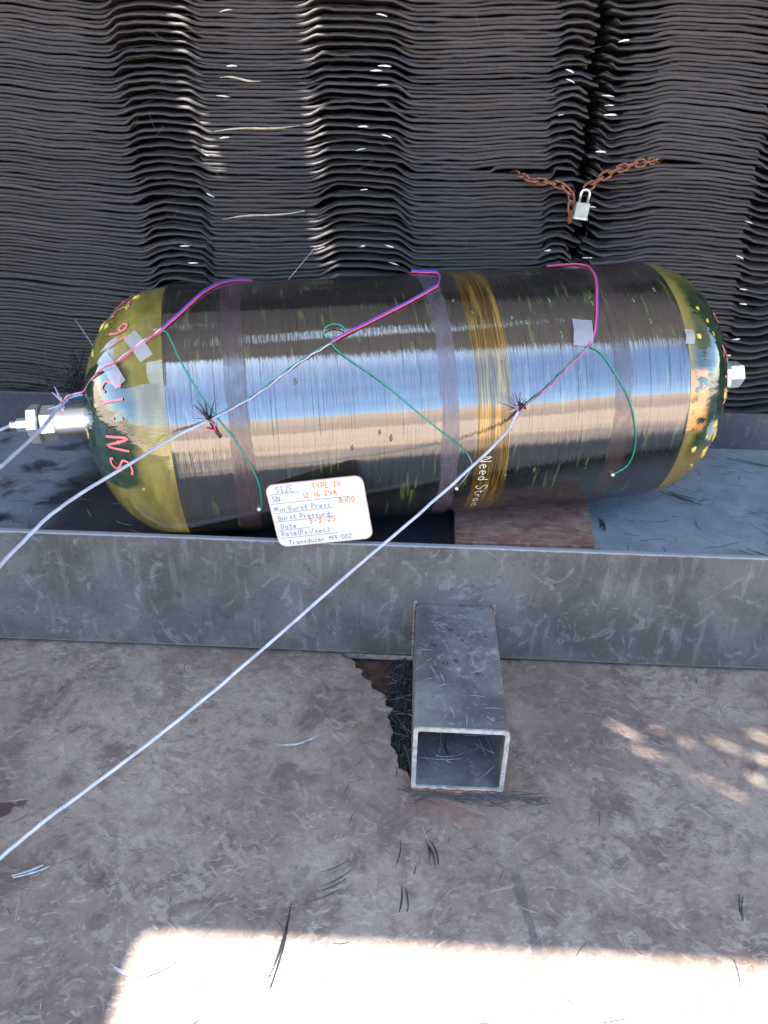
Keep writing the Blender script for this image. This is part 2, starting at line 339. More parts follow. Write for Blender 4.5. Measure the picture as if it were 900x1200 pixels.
def wood_mat():
    M = Mat('rusty_packing_plate', .75, 0, (.2, .1, .08)); co = M.coord()
    M.c = M.mix(M.ramp(M.noise(co, 16, 6, .7, .4), .35, .65), (.165, .070, .052), (.27, .145, .108))
    M.paint(M.math('MULTIPLY', M.ramp(M.noise(M.coord(scale=(1, 3, 1)), 30, 5, .7, .5), .5, .64), .7), (.33, .26, .19))
    M.paint(M.math('MULTIPLY', M.ramp(M.noise(co, 60, 4, .7), .55, .68), .5), (.26, .12, .05))
    return M.done(M.bump(M.noise(co, 70, 5, .7), .5, .0015))
MWOOD = wood_mat()

# ------------------------------------------------------------------ setting
g = MB(); g.v = [(-400, -400, -.03), (400, -400, -.03), (400, 400, -.03), (-400, 400, -.03)]; g.f = [(0, 1, 2, 3)]
link('ground', g.mesh('ground'), MDIRT, kind='structure')
# dirt bank beyond the open side of the shelter
g = MB(); nx, ny = 60, 12
for j in range(ny + 1):
    for i in range(nx + 1):
        x = -30 + 60 * i / nx; t = j / ny; y = -9.0 - 14 * t
        h = 3.6 * math.sin(PI * min(1, t * 1.0)) ** .8 * (1 + .22 * noise.noise(Vector((x * .25, y * .2, 0)))) if 0 < t < 1 else -.3
        g.v.append((x, y, h - .03 if h > 0 else -.3))
for j in range(ny):
    for i in range(nx):
        a = j * (nx + 1) + i; g.f.append((a, a + 1, a + nx + 2, a + nx + 1))
link('dirt_bank', g.mesh('bank'), MDIRT, kind='structure', smooth=True)

# steel floor plate with the torn notch beside the square tube
hole = [(.019, 1.236), (-.135, 1.236), (-.118, 1.222), (-.104, 1.219), (-.097, 1.196), (-.083, 1.188), (-.078, 1.165), (-.064, 1.158), (-.060, 1.128), (-.045, 1.118),
        (-.044, 1.095), (-.032, 1.083), (-.036, 1.052), (-.027, 1.020), (-.030, .990), (-.018, .968), (-.013, .94), (.004, .93), (.010, .905), (.019, .900)]
cu = bpy.data.curves.new('floorc', 'CURVE'); cu.dimensions = '2D'; cu.fill_mode = 'BOTH'
def spl(cu, pts):
    s = cu.splines.new('POLY'); s.points.add(len(pts) - 1)
    for i, p in enumerate(pts): s.points[i].co = (p[0], p[1], 0, 1)
    s.use_cyclic_u = True
def curve_mesh(cu, name):
    o = bpy.data.objects.new('tmp', cu); C.objects.link(o)
    bpy.context.view_layer.update()
    me = bpy.data.meshes.new_from_object(o.evaluated_get(bpy.context.evaluated_depsgraph_get())); me.name = name
    bpy.data.objects.remove(o); return me
hr = random.Random(3); h2 = []
for (ax_, ay_), (bx_, by_) in zip(hole, hole[1:]):
    for t_ in (0, .25, .5, .75):
        inn = 0 if ay_ > 1.23 and by_ > 1.23 else 1
        sh_ = .012 * (1 if ay_ < 1.15 else 0)
        h2.append((min(.019, ax_ + (bx_ - ax_) * t_ + inn * (.007 * noise.noise(Vector((ay_ * 40 + t_ * 1.7, 2, 0))) + hr.gauss(0, .0007) + sh_)) if ax_ < .018 else ax_ + (bx_ - ax_) * t_, ay_ + (by_ - ay_) * t_ + inn * hr.gauss(0, .0008)))
hole = h2 + [hole[-1]]
spl(cu, [(-3.2, .12), (3.2, .12), (3.2, 2.9), (-3.2, 2.9)]); spl(cu, hole[::-1]); cu.extrude = .006
fl = curve_mesh(cu, 'floor'); fo = link('floor', fl, MF, kind='structure'); fo.location.z = -.006
g = MB(); g.box(-.20, .03, .86, 1.30, -.028, -.020)
link('rust_layer', g.mesh('pit'), MPIT, parent=fo).location.z = .006

# far wall behind the mats, and the roof with its gaps
g = MB(); g.box(-3.2, 3.2, 2.62, 2.74, 0, 4.9); link('back_wall', g.mesh('bw'), MBACK, label='dark wall standing behind the hanging rubber mats', cat='wall')
cu = bpy.data.curves.new('roofc', 'CURVE'); cu.dimensions = '2D'; cu.fill_mode = 'BOTH'; cu.extrude = .015
RZ = 3.2
def up(p): return (p[0] - SX * (RZ - p[2]), p[1] - SY * (RZ - p[2]))
ye = .63 - SY * RZ; xe = -.352 - SX * RZ
xb = 1.35 - SX * RZ
spl(cu, [(-6, ye - 1.5), (xe, ye - 1.5), (xe, ye - .02), (xe + .02, ye), (7, ye), (7, 3.3), (-6, 3.3)][::-1])
def blob(c, rx, ry, ang=0, n=9):
    return [(c[0] + rx * math.cos(2 * PI * k / n) * math.cos(ang) * random.uniform(.75, 1.2) - ry * math.sin(2 * PI * k / n) * math.sin(ang),
             c[1] + rx * math.cos(2 * PI * k / n) * math.sin(ang) + ry * math.sin(2 * PI * k / n) * math.cos(ang) * random.uniform(.75, 1.2)) for k in range(n)]
def slot(a, b, wd):
    a, b = Vector(up(a)), Vector(up(b)); d = (b - a); n = Vector((-d.y, d.x)).normalized() * wd
    mid = [a + d * t for t in (0, .25, .5, .75, 1)]
    l = [m_ + n * random.uniform(.6, 1.2) for m_ in mid]; r = [m_ - n * random.uniform(.6, 1.2) for m_ in mid]
    return [tuple(q) for q in l + r[::-1]]
holes = [slot((-.612, 2.19, 1.24), (-.592, 2.145, 1.08), .026), slot((-.586, 2.14, 1.045), (-.568, 2.09, .93), .031),
         slot((-.292, 2.20, 1.26), (-.281, 2.15, 1.08), .031), slot((-.284, 2.14, 1.04), (-.277, 2.09, .86), .029), slot((-.276, 2.06, .80), (-.270, 2.03, .69), .032),
         ]
rh = random.Random(5)
for x0_, y0_, x1_, y1_, w_ in ((.375, 1.075, .435, 1.03, .0075), (.40, 1.02, .50, .965, .008), (.46, 1.065, .545, 1.01, .0075), (.50, .955, .58, .90, .008), (.545, 1.045, .66, .985, .0085), (.56, .985, .64, .93, .009), (.63, 1.06, .75, 1.0, .008), (.66, .94, .75, .89, .008)):
    pa, pb_ = Vector(up((x0_, y0_, 0))), Vector(up((x1_, y1_, 0))); d_ = pb_ - pa; n_ = Vector((-d_.y, d_.x)).normalized() * w_
    mid = [pa + d_ * t for t in (0, .2, .4, .6, .8, 1)]
    holes.append([tuple(m_ + n_ * rh.uniform(.3, 1.3)) for m_ in mid] + [tuple(m_ - n_ * rh.uniform(.3, 1.3)) for m_ in mid][::-1])
for c_, rx, ry in (((.06, 1.12), .17, .22), ((.58, 1.12), .10, .14), ((.33, 1.14), .03, .05)):
    holes.append(blob(c_, rx, ry, random.uniform(-.3, .3)))
for h in holes: spl(cu, h)
me = curve_mesh(cu, 'roof'); ro = link('shelter_roof', me, MROOF, label='high grey roof sheet with small gaps over the steel channel', cat='roof'); ro.location.z = RZ

# ------------------------------------------------------------------ channel
ch = empty('steel_channel', (0, 1.229, 0), 'long grey steel channel with tall front plate under the pressure tank', 'channel')
def bevel(o, wdt=.0015, seg=2):
    b = o.modifiers.new('b', 'BEVEL'); b.width = wdt; b.segments = seg; b.limit_method = 'ANGLE'; return o
def grid_plate(x0, x1, y0, y1, z0, z1, amp=.0012):
    g = MB(); n = 90
    for i in range(n + 1):
        x = x0 + (x1 - x0) * i / n; d = amp * noise.noise(Vector((x * 3, 0, 0))); e = amp * .6 * noise.noise(Vector((x * 25, 3, 0)))
        g.v += [(x, y0 + d, z0 + e), (x, y0 + d, z1 + e), (x, y1 + d, z1 + e), (x, y1 + d, z0 + e)]
    for i in range(n):
        a = 4 * i
        for k in range(4): g.f.append((a + k, a + (k + 1) % 4, a + 4 + (k + 1) % 4, a + 4 + k))
    g.f += [(0, 3, 2, 1), (4 * n, 4 * n + 1, 4 * n + 2, 4 * n + 3)]
    return g
def child(name, g, mat, parent, smooth=False, kind=None, label=None):
    me = g.mesh(name) if isinstance(g, MB) else g
    o = link(name, me, mat, parent, kind=kind, smooth=smooth, label=label)
    if parent: o.location = -parent.location
    return o
bevel(child('front_plate', grid_plate(-2.6, 2.6, 1.2292, 1.2412, .0097, .2702), MPL, ch), .002)
bevel(child('rear_plate', grid_plate(-2.6, 2.6, 1.887, 1.899, .0097, .297), plate_mat('dark_rear_plate', (.035, .037, .042), (.06, .062, .068), (.13, .135, .14)), ch), .002)
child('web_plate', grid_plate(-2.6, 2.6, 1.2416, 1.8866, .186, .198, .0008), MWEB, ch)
g = MB(); g.box(-2.6, 2.6, 1.2414, 1.2424, .262, .2708)

# square tube sticking out of the front plate
tb = empty('square_steel_tube', (.096, 1.06, 0), 'short open square steel tube jutting out of the front plate onto the floor', 'steel tube')
def rrect(x0, x1, z0, z1, r, n=4):
    out = []
    for cx, cz, a0 in ((x1 - r, z1 - r, 0), (x0 + r, z1 - r, 90), (x0 + r, z0 + r, 180), (x1 - r, z0 + r, 270)):
        for k in range(n + 1):
            a = R(a0 + 90 * k / n); out.append((cx + r * math.cos(a), cz + r * math.sin(a)))
    return out
X0, X1, ZT = .0198, .1718, .1375
def tube_wall(g, o_, i_, y0, y1, wob=0):
    n = len(o_); b = len(g.v)
    for ring, y in ((o_, y0), (o_, y1), (i_, y0), (i_, y1)):
        for k, (x, z) in enumerate(ring):
            g.v.append((x, y + (wob * noise.noise(Vector((x * 60, z * 60, 0))) if y == y0 else 0), z))
    for k in range(n):
        k2 = (k + 1) % n
        g.f += [(b + k, b + n + k, b + n + k2, b + k2), (b + 2 * n + k, b + 2 * n + k2, b + 3 * n + k2, b + 3 * n + k)]
    return b, n
o_ = rrect(X0, X1, .0004, ZT, .009); i_ = rrect(X0 + .0062, X1 - .0062, .0064, ZT - .006, .005)
g = MB(); b, n = tube_wall(g, o_, i_, .8975, 1.2285, .003)
child('tube_body', g, MTB, tb, True)
bpy.data.meshes[-1] if False else None
g = MB(); n = len(o_)
for ring, y in ((o_, .8975), (i_, .8975)):
    for x, z in ring: g.v.append((x, y + .003 * noise.noise(Vector((x * 60, z * 60, 0))) - .0006, z))
for ring, y in ((o_, .9005), (i_, .9005)):
    for x, z in ring: g.v.append((x, y, z))
for k in range(n):
    k2 = (k + 1) % n; g.f += [(k, k2, n + k2, n + k), (k, 2 * n + k, 2 * n + k2, k2), (n + k, n + k2, 3 * n + k2, 3 * n + k)]
for i, v in enumerate(g.v):     # sawn rim stands a hair proud of the walls
    cx, cz = (X0 + X1) / 2, ZT / 2; x, y, z = v; outer = (i % (2 * n)) < n
    k_ = .0005 if outer else -.0005
    g.v[i] = (x + k_ * (1 if x > cx else -1), y, max(z + k_ * (1 if z > cz else -1), .0001))
child('sawn_rim', g, MRE, tb)
# weld bead where the tube meets the plate
MWELD = simple('weld', (.20, .15, .13), .6, .2, .5, 90)
for pts in ([(X0 - .002, 1.2275, .01), (X0 - .002, 1.2275, ZT - .004), (X0 + .004, 1.2275, ZT + .002)], [(X1 + .001, 1.2275, .01), (X1 + .001, 1.2275, ZT - .004), (X1 - .004, 1.2275, ZT + .002), ]):
    P_ = smooth_path(pts, 24)
    g = MB(); g.tube(P_, lambda t: .0026 * (1 + .35 * math.sin(t * 120)), 6); child('weld_bead', g, MWELD, tb, True)
g = MB(); g.tube(smooth_path([(X0, .8955, .001), (.06, .8945, .001), (.12, .8945, .001), (X1, .8955, .001)], 10), lambda t: .0028 * (1 + .5 * math.sin(t * 37)), 6)
child('rust_line', g, simple('red_rust', (.17, .065, .042), .8, 0, .5, 60), tb)

# packing plate under the tank
wd = MB(); wp = [(.095, 1.335, 0), (.377, 1.342, 0), (.400, 1.56, 0), (.100, 1.54, 0)]
for z in (.1984, .2175):
    for x, y, _ in wp: wd.v.append((x, y, z))
wd.f = [(0, 3, 2, 1), (4, 5, 6, 7)] + [(k, (k + 1) % 4, 4 + (k + 1) % 4, 4 + k) for k in range(4)]
o = link('packing_plate', wd.mesh('packing'), MWOOD, label='rusty brown flat plate wedged under the middle of the tank', cat='packing plate'); bevel(o, .0015)

# ------------------------------------------------------------------ pressure tank
A = Vector((-.457, 1.418, .444)); ax = Vector((0.97910531, 0.20133118, 0.02861022)); yl = Vector((-0.20141363, 0.97950628, 0)); zl = Vector((-0.02802389, -0.00576249, 0.99959064))
TL, TR, DD, RB = .9437, .244, .182, .036
DDR = .166
tank = empty('pressure_tank', A, 'large glossy black carbon wrapped pressure tank with green domed ends', 'pressure tank')
tank.matrix_world = Matrix((ax, yl, zl)).transposed().to_4x4(); tank.matrix_world.translation = A
tank.location = A; tank.rotation_euler = Matrix((ax, yl, zl)).transposed().to_euler()
def prof(s):
    if 0 <= s <= TL: return TR
    t = -s / DD if s < 0 else (s - TL) / DDR
    return TR * max(0, 1 - t ** 2.15) ** .52 if t < 1 else 0
def tw(s, th, off=0):                # surface point in the tank's own frame
    r = prof(s) + off; return Vector((s, r * math.cos(th), r * math.sin(th)))
TM = Matrix((ax, yl, zl)).transposed().to_4x4(); TM.translation = A
def ww(s, th, off=.003): return TM @ tw(s, th, off)
def shell(name, mat, ss, off=0, n=192, bump=None, kind=None):
    g = MB(); uvs = []
    for s in ss:
        for k in range(n + 1):
            th = 2 * PI * k / n; o_ = off(s, th) if callable(off) else off
            g.v.append(tw(s, th, o_)); uvs.append((s, th * TR))
    for i in range(len(ss) - 1):
        for k in range(n):
            a = i * (n + 1) + k; g.f.append((a, a + n + 1, a + n + 2, a + 1))
    me = g.mesh(name); ul = me.uv_layers.new(name='UV')
    vi = [0] * len(me.loops); me.loops.foreach_get('vertex_index', vi)
    flat = []
    for i in vi: flat += uvs[i]
    ul.data.foreach_set('uv', flat)
    return link(name, me, mat, tank, kind=kind, smooth=True)
def woff(s, th):
    e = min(s, TL - s); return .0012 * min(1, e / .004) + .0006 * noise.noise(Vector((s * 9, th * 2, 0))) + .0009 * noise.noise(Vector((s * 3, th * 1.2, 5)))
shell('carbon_wrap', MWRAP, [TL * i / 240 for i in range(241)], woff)
def dome_ss(side, n=44):
    tm = (1 - (RB / TR) ** (1 / .52)) ** (1 / 2.15); out = []
    for i in range(n + 1):
        t = tm * math.sin(PI / 2 * i / n); out.append(-t * DD if side < 0 else TL + t * DDR)
    return out
doff = lambda s, th: .0010 * noise.noise(Vector((s * 12, math.cos(th) * 2, math.sin(th) * 2)))
def dome_uv(side): 
    return shell('dome', dome_mat('green_glass_dome' if side < 0 else 'spotted_glass_dome', side), dome_ss(side), doff,
                 n=160)
d1 = dome_uv(-1); d1['label'] = 'olive dome with a dark green centre and pink writing'
d2 = dome_uv(1); d2['label'] = 'dark green dome flecked with yellow resin'
# bosses
def hexprof(x0, x1, r, c=.002): return [(x0, r * .9), (x0 + c, r), (x1 - c, r), (x1, r * .9)]
def rv(name, prof_, mat, parent, n, phase=0, smooth=False):
    g = MB(); g.rev(prof_, n, None, phase); o = link(name, g.mesh(name), mat, parent, smooth=smooth)
    if smooth:
        e = o.modifiers.new('e', 'EDGE_SPLIT'); e.split_angle = R(35)
    return o
def off_boss(z): return z
b1 = rv('boss', [(-.168, .0365), (-.176, .0345), (-.180, .0325), (-.236, .0325), (-.239, .031)], MSTEEL, tank, 48, 0, True); b1['label'] = 'long polished steel end fitting with stacked nuts'
rv('hex_collar', hexprof(-.268, -.2395, .0345), MSTEEL2, b1, 6, R(12))
rv('lock_nut', hexprof(-.291, -.2705, .039), MSTEEL2, b1, 6, R(-6))
rv('hex_adapter', hexprof(-.316, -.2915, .0135), MSTEEL2, b1, 6, R(4))
rv('gland_nut', [(-.328, .008), (-.326, .0095), (-.320, .0095), (-.3165, .0085)], MSTEEL, b1, 16, 0, True)
b2 = rv('boss', [(TL + .150, .0385), (TL + .184, .0375), (TL + .198, .031)], MSTEEL, tank, 48, 0, True)
rv('hex_collar', hexprof(TL + .198, TL + .218, .0375, .004), MSTEEL2, b2, 6, R(20))
rv('plug_nut', hexprof(TL + .2185, TL + .252, .029, .004), MSTEEL2, b2, 6, R(0))
b2['label'] = 'short steel end plug with hexagonal nut'
# yellow resin drops on the domes (each flattened against the shell)
def drop(s, th, rs, rt, h=.0035):
    g = MB(); n = 10; b = len(g.v); g.v.append(tw(s, th, h))
    for ring in (.55, 1):
        for k in range(n):
            a = 2 * PI * k / n; q = random.uniform(.45, 1.35)
            s_ = s + rs * ring * math.cos(a) * q; t_ = th + rt / max(prof(s), .05) * ring * math.sin(a) * q
            g.v.append(tw(s_, t_, h * .8 if ring < 1 else -.0004))
    for k in range(n):
        k2 = (k + 1) % n; g.f += [(0, 1 + k, 1 + k2), (1 + k, 11 + k, 11 + k2, 1 + k2)]
    link('resin_drop', g.mesh('drop'), MYEL, tank, smooth=True)
for a in ((.9689, 2.45, .006, .007), (.985, 2.20, .004, .006), (1.0, 2.30, .004, .005), (1.03, -2.93, .009, .018), (1.02, -3.08, .007, .010), (1.045, 2.95, .006, .016),
          (1.015, -2.78, .010, .020), (1.0, -3.0, .004, .005), (.975, -2.9, .006, .008), (.99, -2.70, .003, .003), (1.06, 2.6, .004, .006),
          (-.165, 2.98, .005, .014), (-.135, 1.95, .004, .014), (-.105, 1.80, .006, .007), (-.12, 1.62, .008, .006), (-.065, 1.75, .004, .010), (-.09, 2.96, .004, .004), (-.05, 1.62, .008, .004)):
    drop(*a)
# beads of resin standing on the wrap
for (s_, th_, l_) in ((.7056, 2.36, .10), (.757, -2.86, .13), (.6, -2.80, .07), (.655, -2.84, .06), (.62, 2.2, .05), (.70, 2.05, .06), (.88, 2.3, .07), (.86, 2.1, .06), (.55, 2.13, .03), (.38, 3.05, .05), (.36, 3.0, .03), (.22, 2.6, .05), (.31, 3.1, .04), (.78, 2.1, .07), (.91, 2.0, .06), (.52, 2.0, .03), (.645, 2.25, .05)):
    g = MB(); pts = [tw(s_ + .0012 * math.sin(q * 1.3), th_ - l_ / 2 + l_ * q / 10, .0012) for q in range(11)]
    g.tube(pts, lambda t: .0009 + .0020 * math.sin(PI * t) ** .7 * (.6 + .4 * t), 6)
    link('resin_run', g.mesh('run'), MRUN if 'MRUN' in globals() else globals().setdefault('MRUN', simple('green_resin', (.045, .065, .014), .12, 0, .6, 60, 1.8)), tank, smooth=True)

# ------------------------------------------------------------------ handwriting
GL = {
 'S': [[(.55, .88), (.4, 1), (.15, .95), (.08, .75), (.3, .55), (.52, .4), (.5, .12), (.25, 0), (.02, .12)]],
 'I': [[(.1, 1), (.5, 1)], [(.3, 1), (.3, 0)], [(.1, 0), (.5, 0)]], 'Z': [[(.05, 1), (.55, 1), (.05, 0), (.55, 0)]],
 'E': [[(.55, 1), (.1, 1), (.08, 0), (.55, 0)], [(.1, .5), (.45, .52)]], 'T': [[(0, 1), (.6, .98)], [(.3, 1), (.28, 0)]],
 'Y': [[(.05, 1), (.3, .5), (.55, 1)], [(.3, .5), (.28, 0)]], 'P': [[(.1, 0), (.1, 1), (.4, .98), (.55, .78), (.4, .55), (.1, .5)]],
 'V': [[(.02, 1), (.3, 0), (.6, 1)]], 'N': [[(.05, 0), (.08, 1), (.5, 0), (.55, 1)]], 'A': [[(.02, 0), (.3, 1), (.58, 0)], [(.12, .38), (.48, .38)]],
 'M': [[(0, 0), (.08, 1), (.3, .35), (.52, 1), (.6, 0)]], 'B': [[(.1, 0), (.1, 1), (.4, .95), (.48, .75), (.35, .55), (.12, .52)], [(.35, .55), (.55, .35), (.45, .05), (.1, 0)]],
 'D': [[(.1, 0), (.1, 1), (.4, .9), (.55, .5), (.4, .1), (.1, 0)]], 'R': [[(.1, 0), (.1, 1), (.42, .95), (.5, .72), (.38, .52), (.1, .5)], [(.28, .5), (.56, 0)]],
 'i': [[(.3, .55), (.3, 0)], [(.3, .75), (.3, .8)]], 'n': [[(.1, .55), (.1, 0)], [(.1, .35), (.3, .55), (.48, .45), (.5, 0)]],
 'u': [[(.1, .55), (.1, .15), (.28, 0), (.48, .15), (.5, .55)], [(.5, .3), (.52, 0)]], 'r': [[(.12, .55), (.12, 0)], [(.12, .35), (.28, .55), (.48, .52)]],
 's': [[(.48, .5), (.3, .56), (.12, .45), (.3, .3), (.46, .15), (.3, 0), (.08, .05)]], 't': [[(.28, .9), (.28, .1), (.42, 0), (.52, .08)], [(.08, .6), (.5, .6)]],
 'e': [[(.1, .3), (.5, .32), (.42, .52), (.22, .54), (.08, .3), (.2, .02), (.5, .06)]], 'a': [[(.48, .5), (.25, .56), (.08, .3), (.22, 0), (.46, .15), (.5, .55), (.5, .15), (.58, 0)]],
 'd': [[(.48, .45), (.25, .54), (.08, .28), (.22, 0), (.46, .15), (.52, 1), (.5, 0)]], 'c': [[(.5, .45), (.3, .55), (.1, .35), (.15, .08), (.32, 0), (.52, .1)]],
 '(': [[(.4, 1.05), (.2, .7), (.2, .3), (.4, -.1)]], ')': [[(.2, 1.05), (.4, .7), (.4, .3), (.2, -.1)]], '/': [[(.05, -.05), (.5, 1.05)]],
 '.': [[(.28, 0), (.32, .04)]], ':': [[(.28, .12), (.32, .17)], [(.28, .52), (.32, .57)]], '-': [[(.1, .45), (.5, .46)]],
 '0': [[(.3, 1), (.08, .7), (.08, .25), (.3, 0), (.52, .3), (.5, .75), (.3, 1)]], '1': [[(.3, 1), (.3, 0)]],
 '2': [[(.08, .8), (.3, 1), (.5, .8), (.4, .5), (.06, .05), (.3, .1), (.56, .02)]], '3': [[(.08, .95), (.4, .98), (.48, .75), (.22, .55), (.5, .38), (.42, .05), (.05, .04)]],
 '4': [[(.1, 1), (.08, .5), (.52, .5)], [(.46, 1), (.44, 0)]], '5': [[(.5, 1), (.12, 1), (.1, .58), (.4, .6), (.52, .3), (.35, 0), (.05, .06)]],
 '6': [[(.45, 1), (.15, .6), (.08, .2), (.3, 0), (.5, .2), (.38, .45), (.1, .35)]], '8': [[(.3, .52), (.1, .75), (.3, 1), (.48, .78), (.3, .52), (.06, .25), (.3, 0), (.54, .25), (.3, .52)]],
 '9': [[(.5, .8), (.25, 1), (.08, .75), (.25, .52), (.48, .7), (.5, .9), (.46, 0)]], ' ': [],
}
def write(text, f, h, wd, adv=.8, jit=.04):
    """strokes of text as thin ribbons; f(u, v) -> point, u along the line, v up"""
    g = MB(); x = 0
    for ch_ in text:
        for st in GL.get(ch_, []):
            P = [((x + px + random.uniform(-jit, jit)) * h, (py + random.uniform(-jit, jit)) * h) for px, py in st]
            P = [Vector((a, b, 0)) for a, b in P]
            P = smooth_path(P, 4) if len(P) > 2 else [P[0].lerp(P[1], t / 4) for t in range(5)]
            b = len(g.v)
            for i, p in enumerate(P):
                t = (P[min(i + 1, len(P) - 1)] - P[max(i - 1, 0)]); t = t.normalized() if t.length > 1e-9 else Vector((1, 0, 0))
                n_ = Vector((-t.y, t.x, 0)) * wd * random.uniform(.8, 1.1) / 2
                a_, c_ = p + n_, p - n_; g.v += [f(a_.x, a_.y), f(c_.x, c_.y)]
                if i: k = b + 2 * i; g.f.append((k - 2, k - 1, k + 1, k))
        x += adv * (.7 if ch_ in '.:1i ()' else 1)
    return g
# serial number on the left dome, reading upwards
def domeL(u, v):  
    th = 3.22 - u / .20; return tw(-.072 - v, th, .0022)
link('handwriting', write('SN:12', domeL, .040, .0042, .98).mesh('w'), MINKP, tank)
def domeL2(u, v):
    th = 2.20 - u / .20; return tw(-.060 - v, th, .0022)
link('handwriting', write('16 24A', domeL2, .036, .0040, .95).mesh('w'), MINKP, tank)
def domeR(u, v):
    th = 1.98 + u / .16; return tw(TL + .088 + v, th, .0022)
link('handwriting', write('16 24A', domeR, .034, .0032, .98).mesh('w'), MINKP, tank)
def need(u, v):
    th = -3.02 + u / TR; return tw(.547 + v, th, .0028)
link('handwriting', write('Need Strain', need, .020, .0013, .74, .06).mesh('w'), MINKW, tank)

# information card leaning on the tank
cbl, cbr, ctl = Vector((-.2393, 1.2175, .2648)), Vector((-.0634, 1.2165, .2928)), Vector((-.2470, 1.2150, .3976))
ex = (cbr - cbl); cw = ex.length; ex.normalize(); ey = (ctl - cbl); ey -= ex * ey.dot(ex); chh = ey.length; ey.normalize(); en = ex.cross(ey)
card = empty('information_card', cbl, 'white rounded card with handwritten test data leaning on tank and front plate', 'card')
card.rotation_euler = Matrix((ex, ey, en)).transposed().to_euler()
def card_mesh(x0, x1, y0, y1, r, z0, z1):
    g = MB(); p = rrect(x0, x1, y0, y1, r, 6); n = len(p)
    for z in (z0, z1): g.v += [(x, y, z) for x, y in p]
    g.f = [tuple(range(n))[::-1], tuple(range(n, 2 * n))] + [(k, (k + 1) % n, n + (k + 1) % n, n + k) for k in range(n)]
    return g
link('card_panel', card_mesh(0, cw, 0, chh, .016, 0, .0022).mesh('card'), MCE, card)
link('white_face', card_mesh(.0012, cw - .0012, .0012, chh - .0012, .015, .0018, .0026).mesh('cardf'), MCARD, card)
def on_card(x, y, rot=-.0):
    c, s = math.cos(rot), math.sin(rot)
    return lambda u, v: Vector((x + u * c - v * s, y + u * s + v * c, .0030))
H = chh
lines = [('SIZE:', .018, .870, .0110, 0), ('TYPE IV', .085, .875, .0095, 1), ('SN.', .008, .735, .0100, 0), ('12 16 24A', .064, .750, .0098, 1), ('Min Burst Press', .008, .575, .0095, 0),
         ('8100', .128, .620, .0100, 1), ('Burst Pressure', .010, .440, .0092, 0), ('Date', .012, .300, .0095, 0), ('3-3-25', .066, .345, .0100, 1), ('Rate(Psi/sec)', .010, .180, .0095, 0), ('Transducer 149-002', .020, .030, .0088, 0)]
for t_, x, y, h_, yel in lines:
    link('handwriting', write(t_, on_card(x, y * H, .02 if t_[0] == 'T' and not yel else 0), h_ * 1.06, .00105 if not yel else .0019, .80 if yel else .74).mesh('w'), MINKY if yel else MINKG, card)
for y, x1 in ((.845, .062), (.700, .150), (.550, .115), (.415, .115), (.275, .065), (.145, .115)):
    g = MB(); f_ = on_card(0, y * H)
    g.v = [f_(.005, 0), f_(x1, .0005), f_(x1, .0013), f_(.005, .0008)]; g.f = [(0, 1, 2, 3)]
    link('ruled_line', g.mesh('rule'), MINKG, card)

# ------------------------------------------------------------------ cables and wires
def wire(name, pts, r, mat, parent, k=8, n=8, kind=None):
    P_ = smooth_path(pts, k); j = min(.0011, r * .38); sd_ = len(name) * 3.1 + pts[0][0] * 50
    P_ = [p + Vector((noise.noise(Vector((i * .45, sd_, 0))), noise.noise(Vector((i * .45, sd_, 7))), noise.noise(Vector((i * .45, sd_, 13))))) * j for i, p in enumerate(P_)]
    g = MB(); g.tube(P_, r, n); return child(name, g, mat, parent, True)
def twin(pts, gap, phase=0, turns=5):          # one strand of a twisted pair along pts
    P = smooth_path(pts, 8); out = []; L = len(P)
    for i, p in enumerate(P):
        t = (P[min(i + 1, L - 1)] - P[max(i - 1, 0)]).normalized(); up_ = (p - (A + ax * (p - A).dot(ax))).normalized(); sd = t.cross(up_).normalized()
        a = phase + turns * 2 * PI * i / L
        out.append(p + sd * gap * (math.cos(a) * .35 + (1 if phase == 0 else -1) * .65) + up_ * gap * .8 * math.sin(a))
    return out
def frays(parent, c, n, L, mat, r=.0006, dirv=None):
    g = MB()
    for _ in range(n):
        d = Vector((random.gauss(0, 1), random.gauss(0, 1) - .4, random.gauss(0, 1) + .5)).normalized()
        if dirv: d = (d * .6 + Vector(dirv)).normalized()
        e = Vector((random.gauss(0, .3), random.gauss(0, .3), random.gauss(0, .3)))
        l = L * random.uniform(.5, 1.1); P = [c + d * l * t + e * l * t * t for t in (0, .35, .7, 1)]
        g.tube(P, lambda t: r * (1.5 - t), 5)
    child('frayed_shield', g, mat, parent)
def tie(parent, c, d, r=.0055):
    d = Vector(d).normalized(); u = d.orthogonal().normalized(); v = d.cross(u); g = MB()
    g.tube([c + (u * math.cos(a) + v * math.sin(a)) * r for a in [2 * PI * k / 16 for k in range(17)]], .0016, 6)
    g.tube([c + u * r, c + u * (r + .016) + d * .006, c + u * (r + .028) + d * .016], .0015, 5)
    child('cable_tie', g, MBLK, parent, True)
O3 = .0042
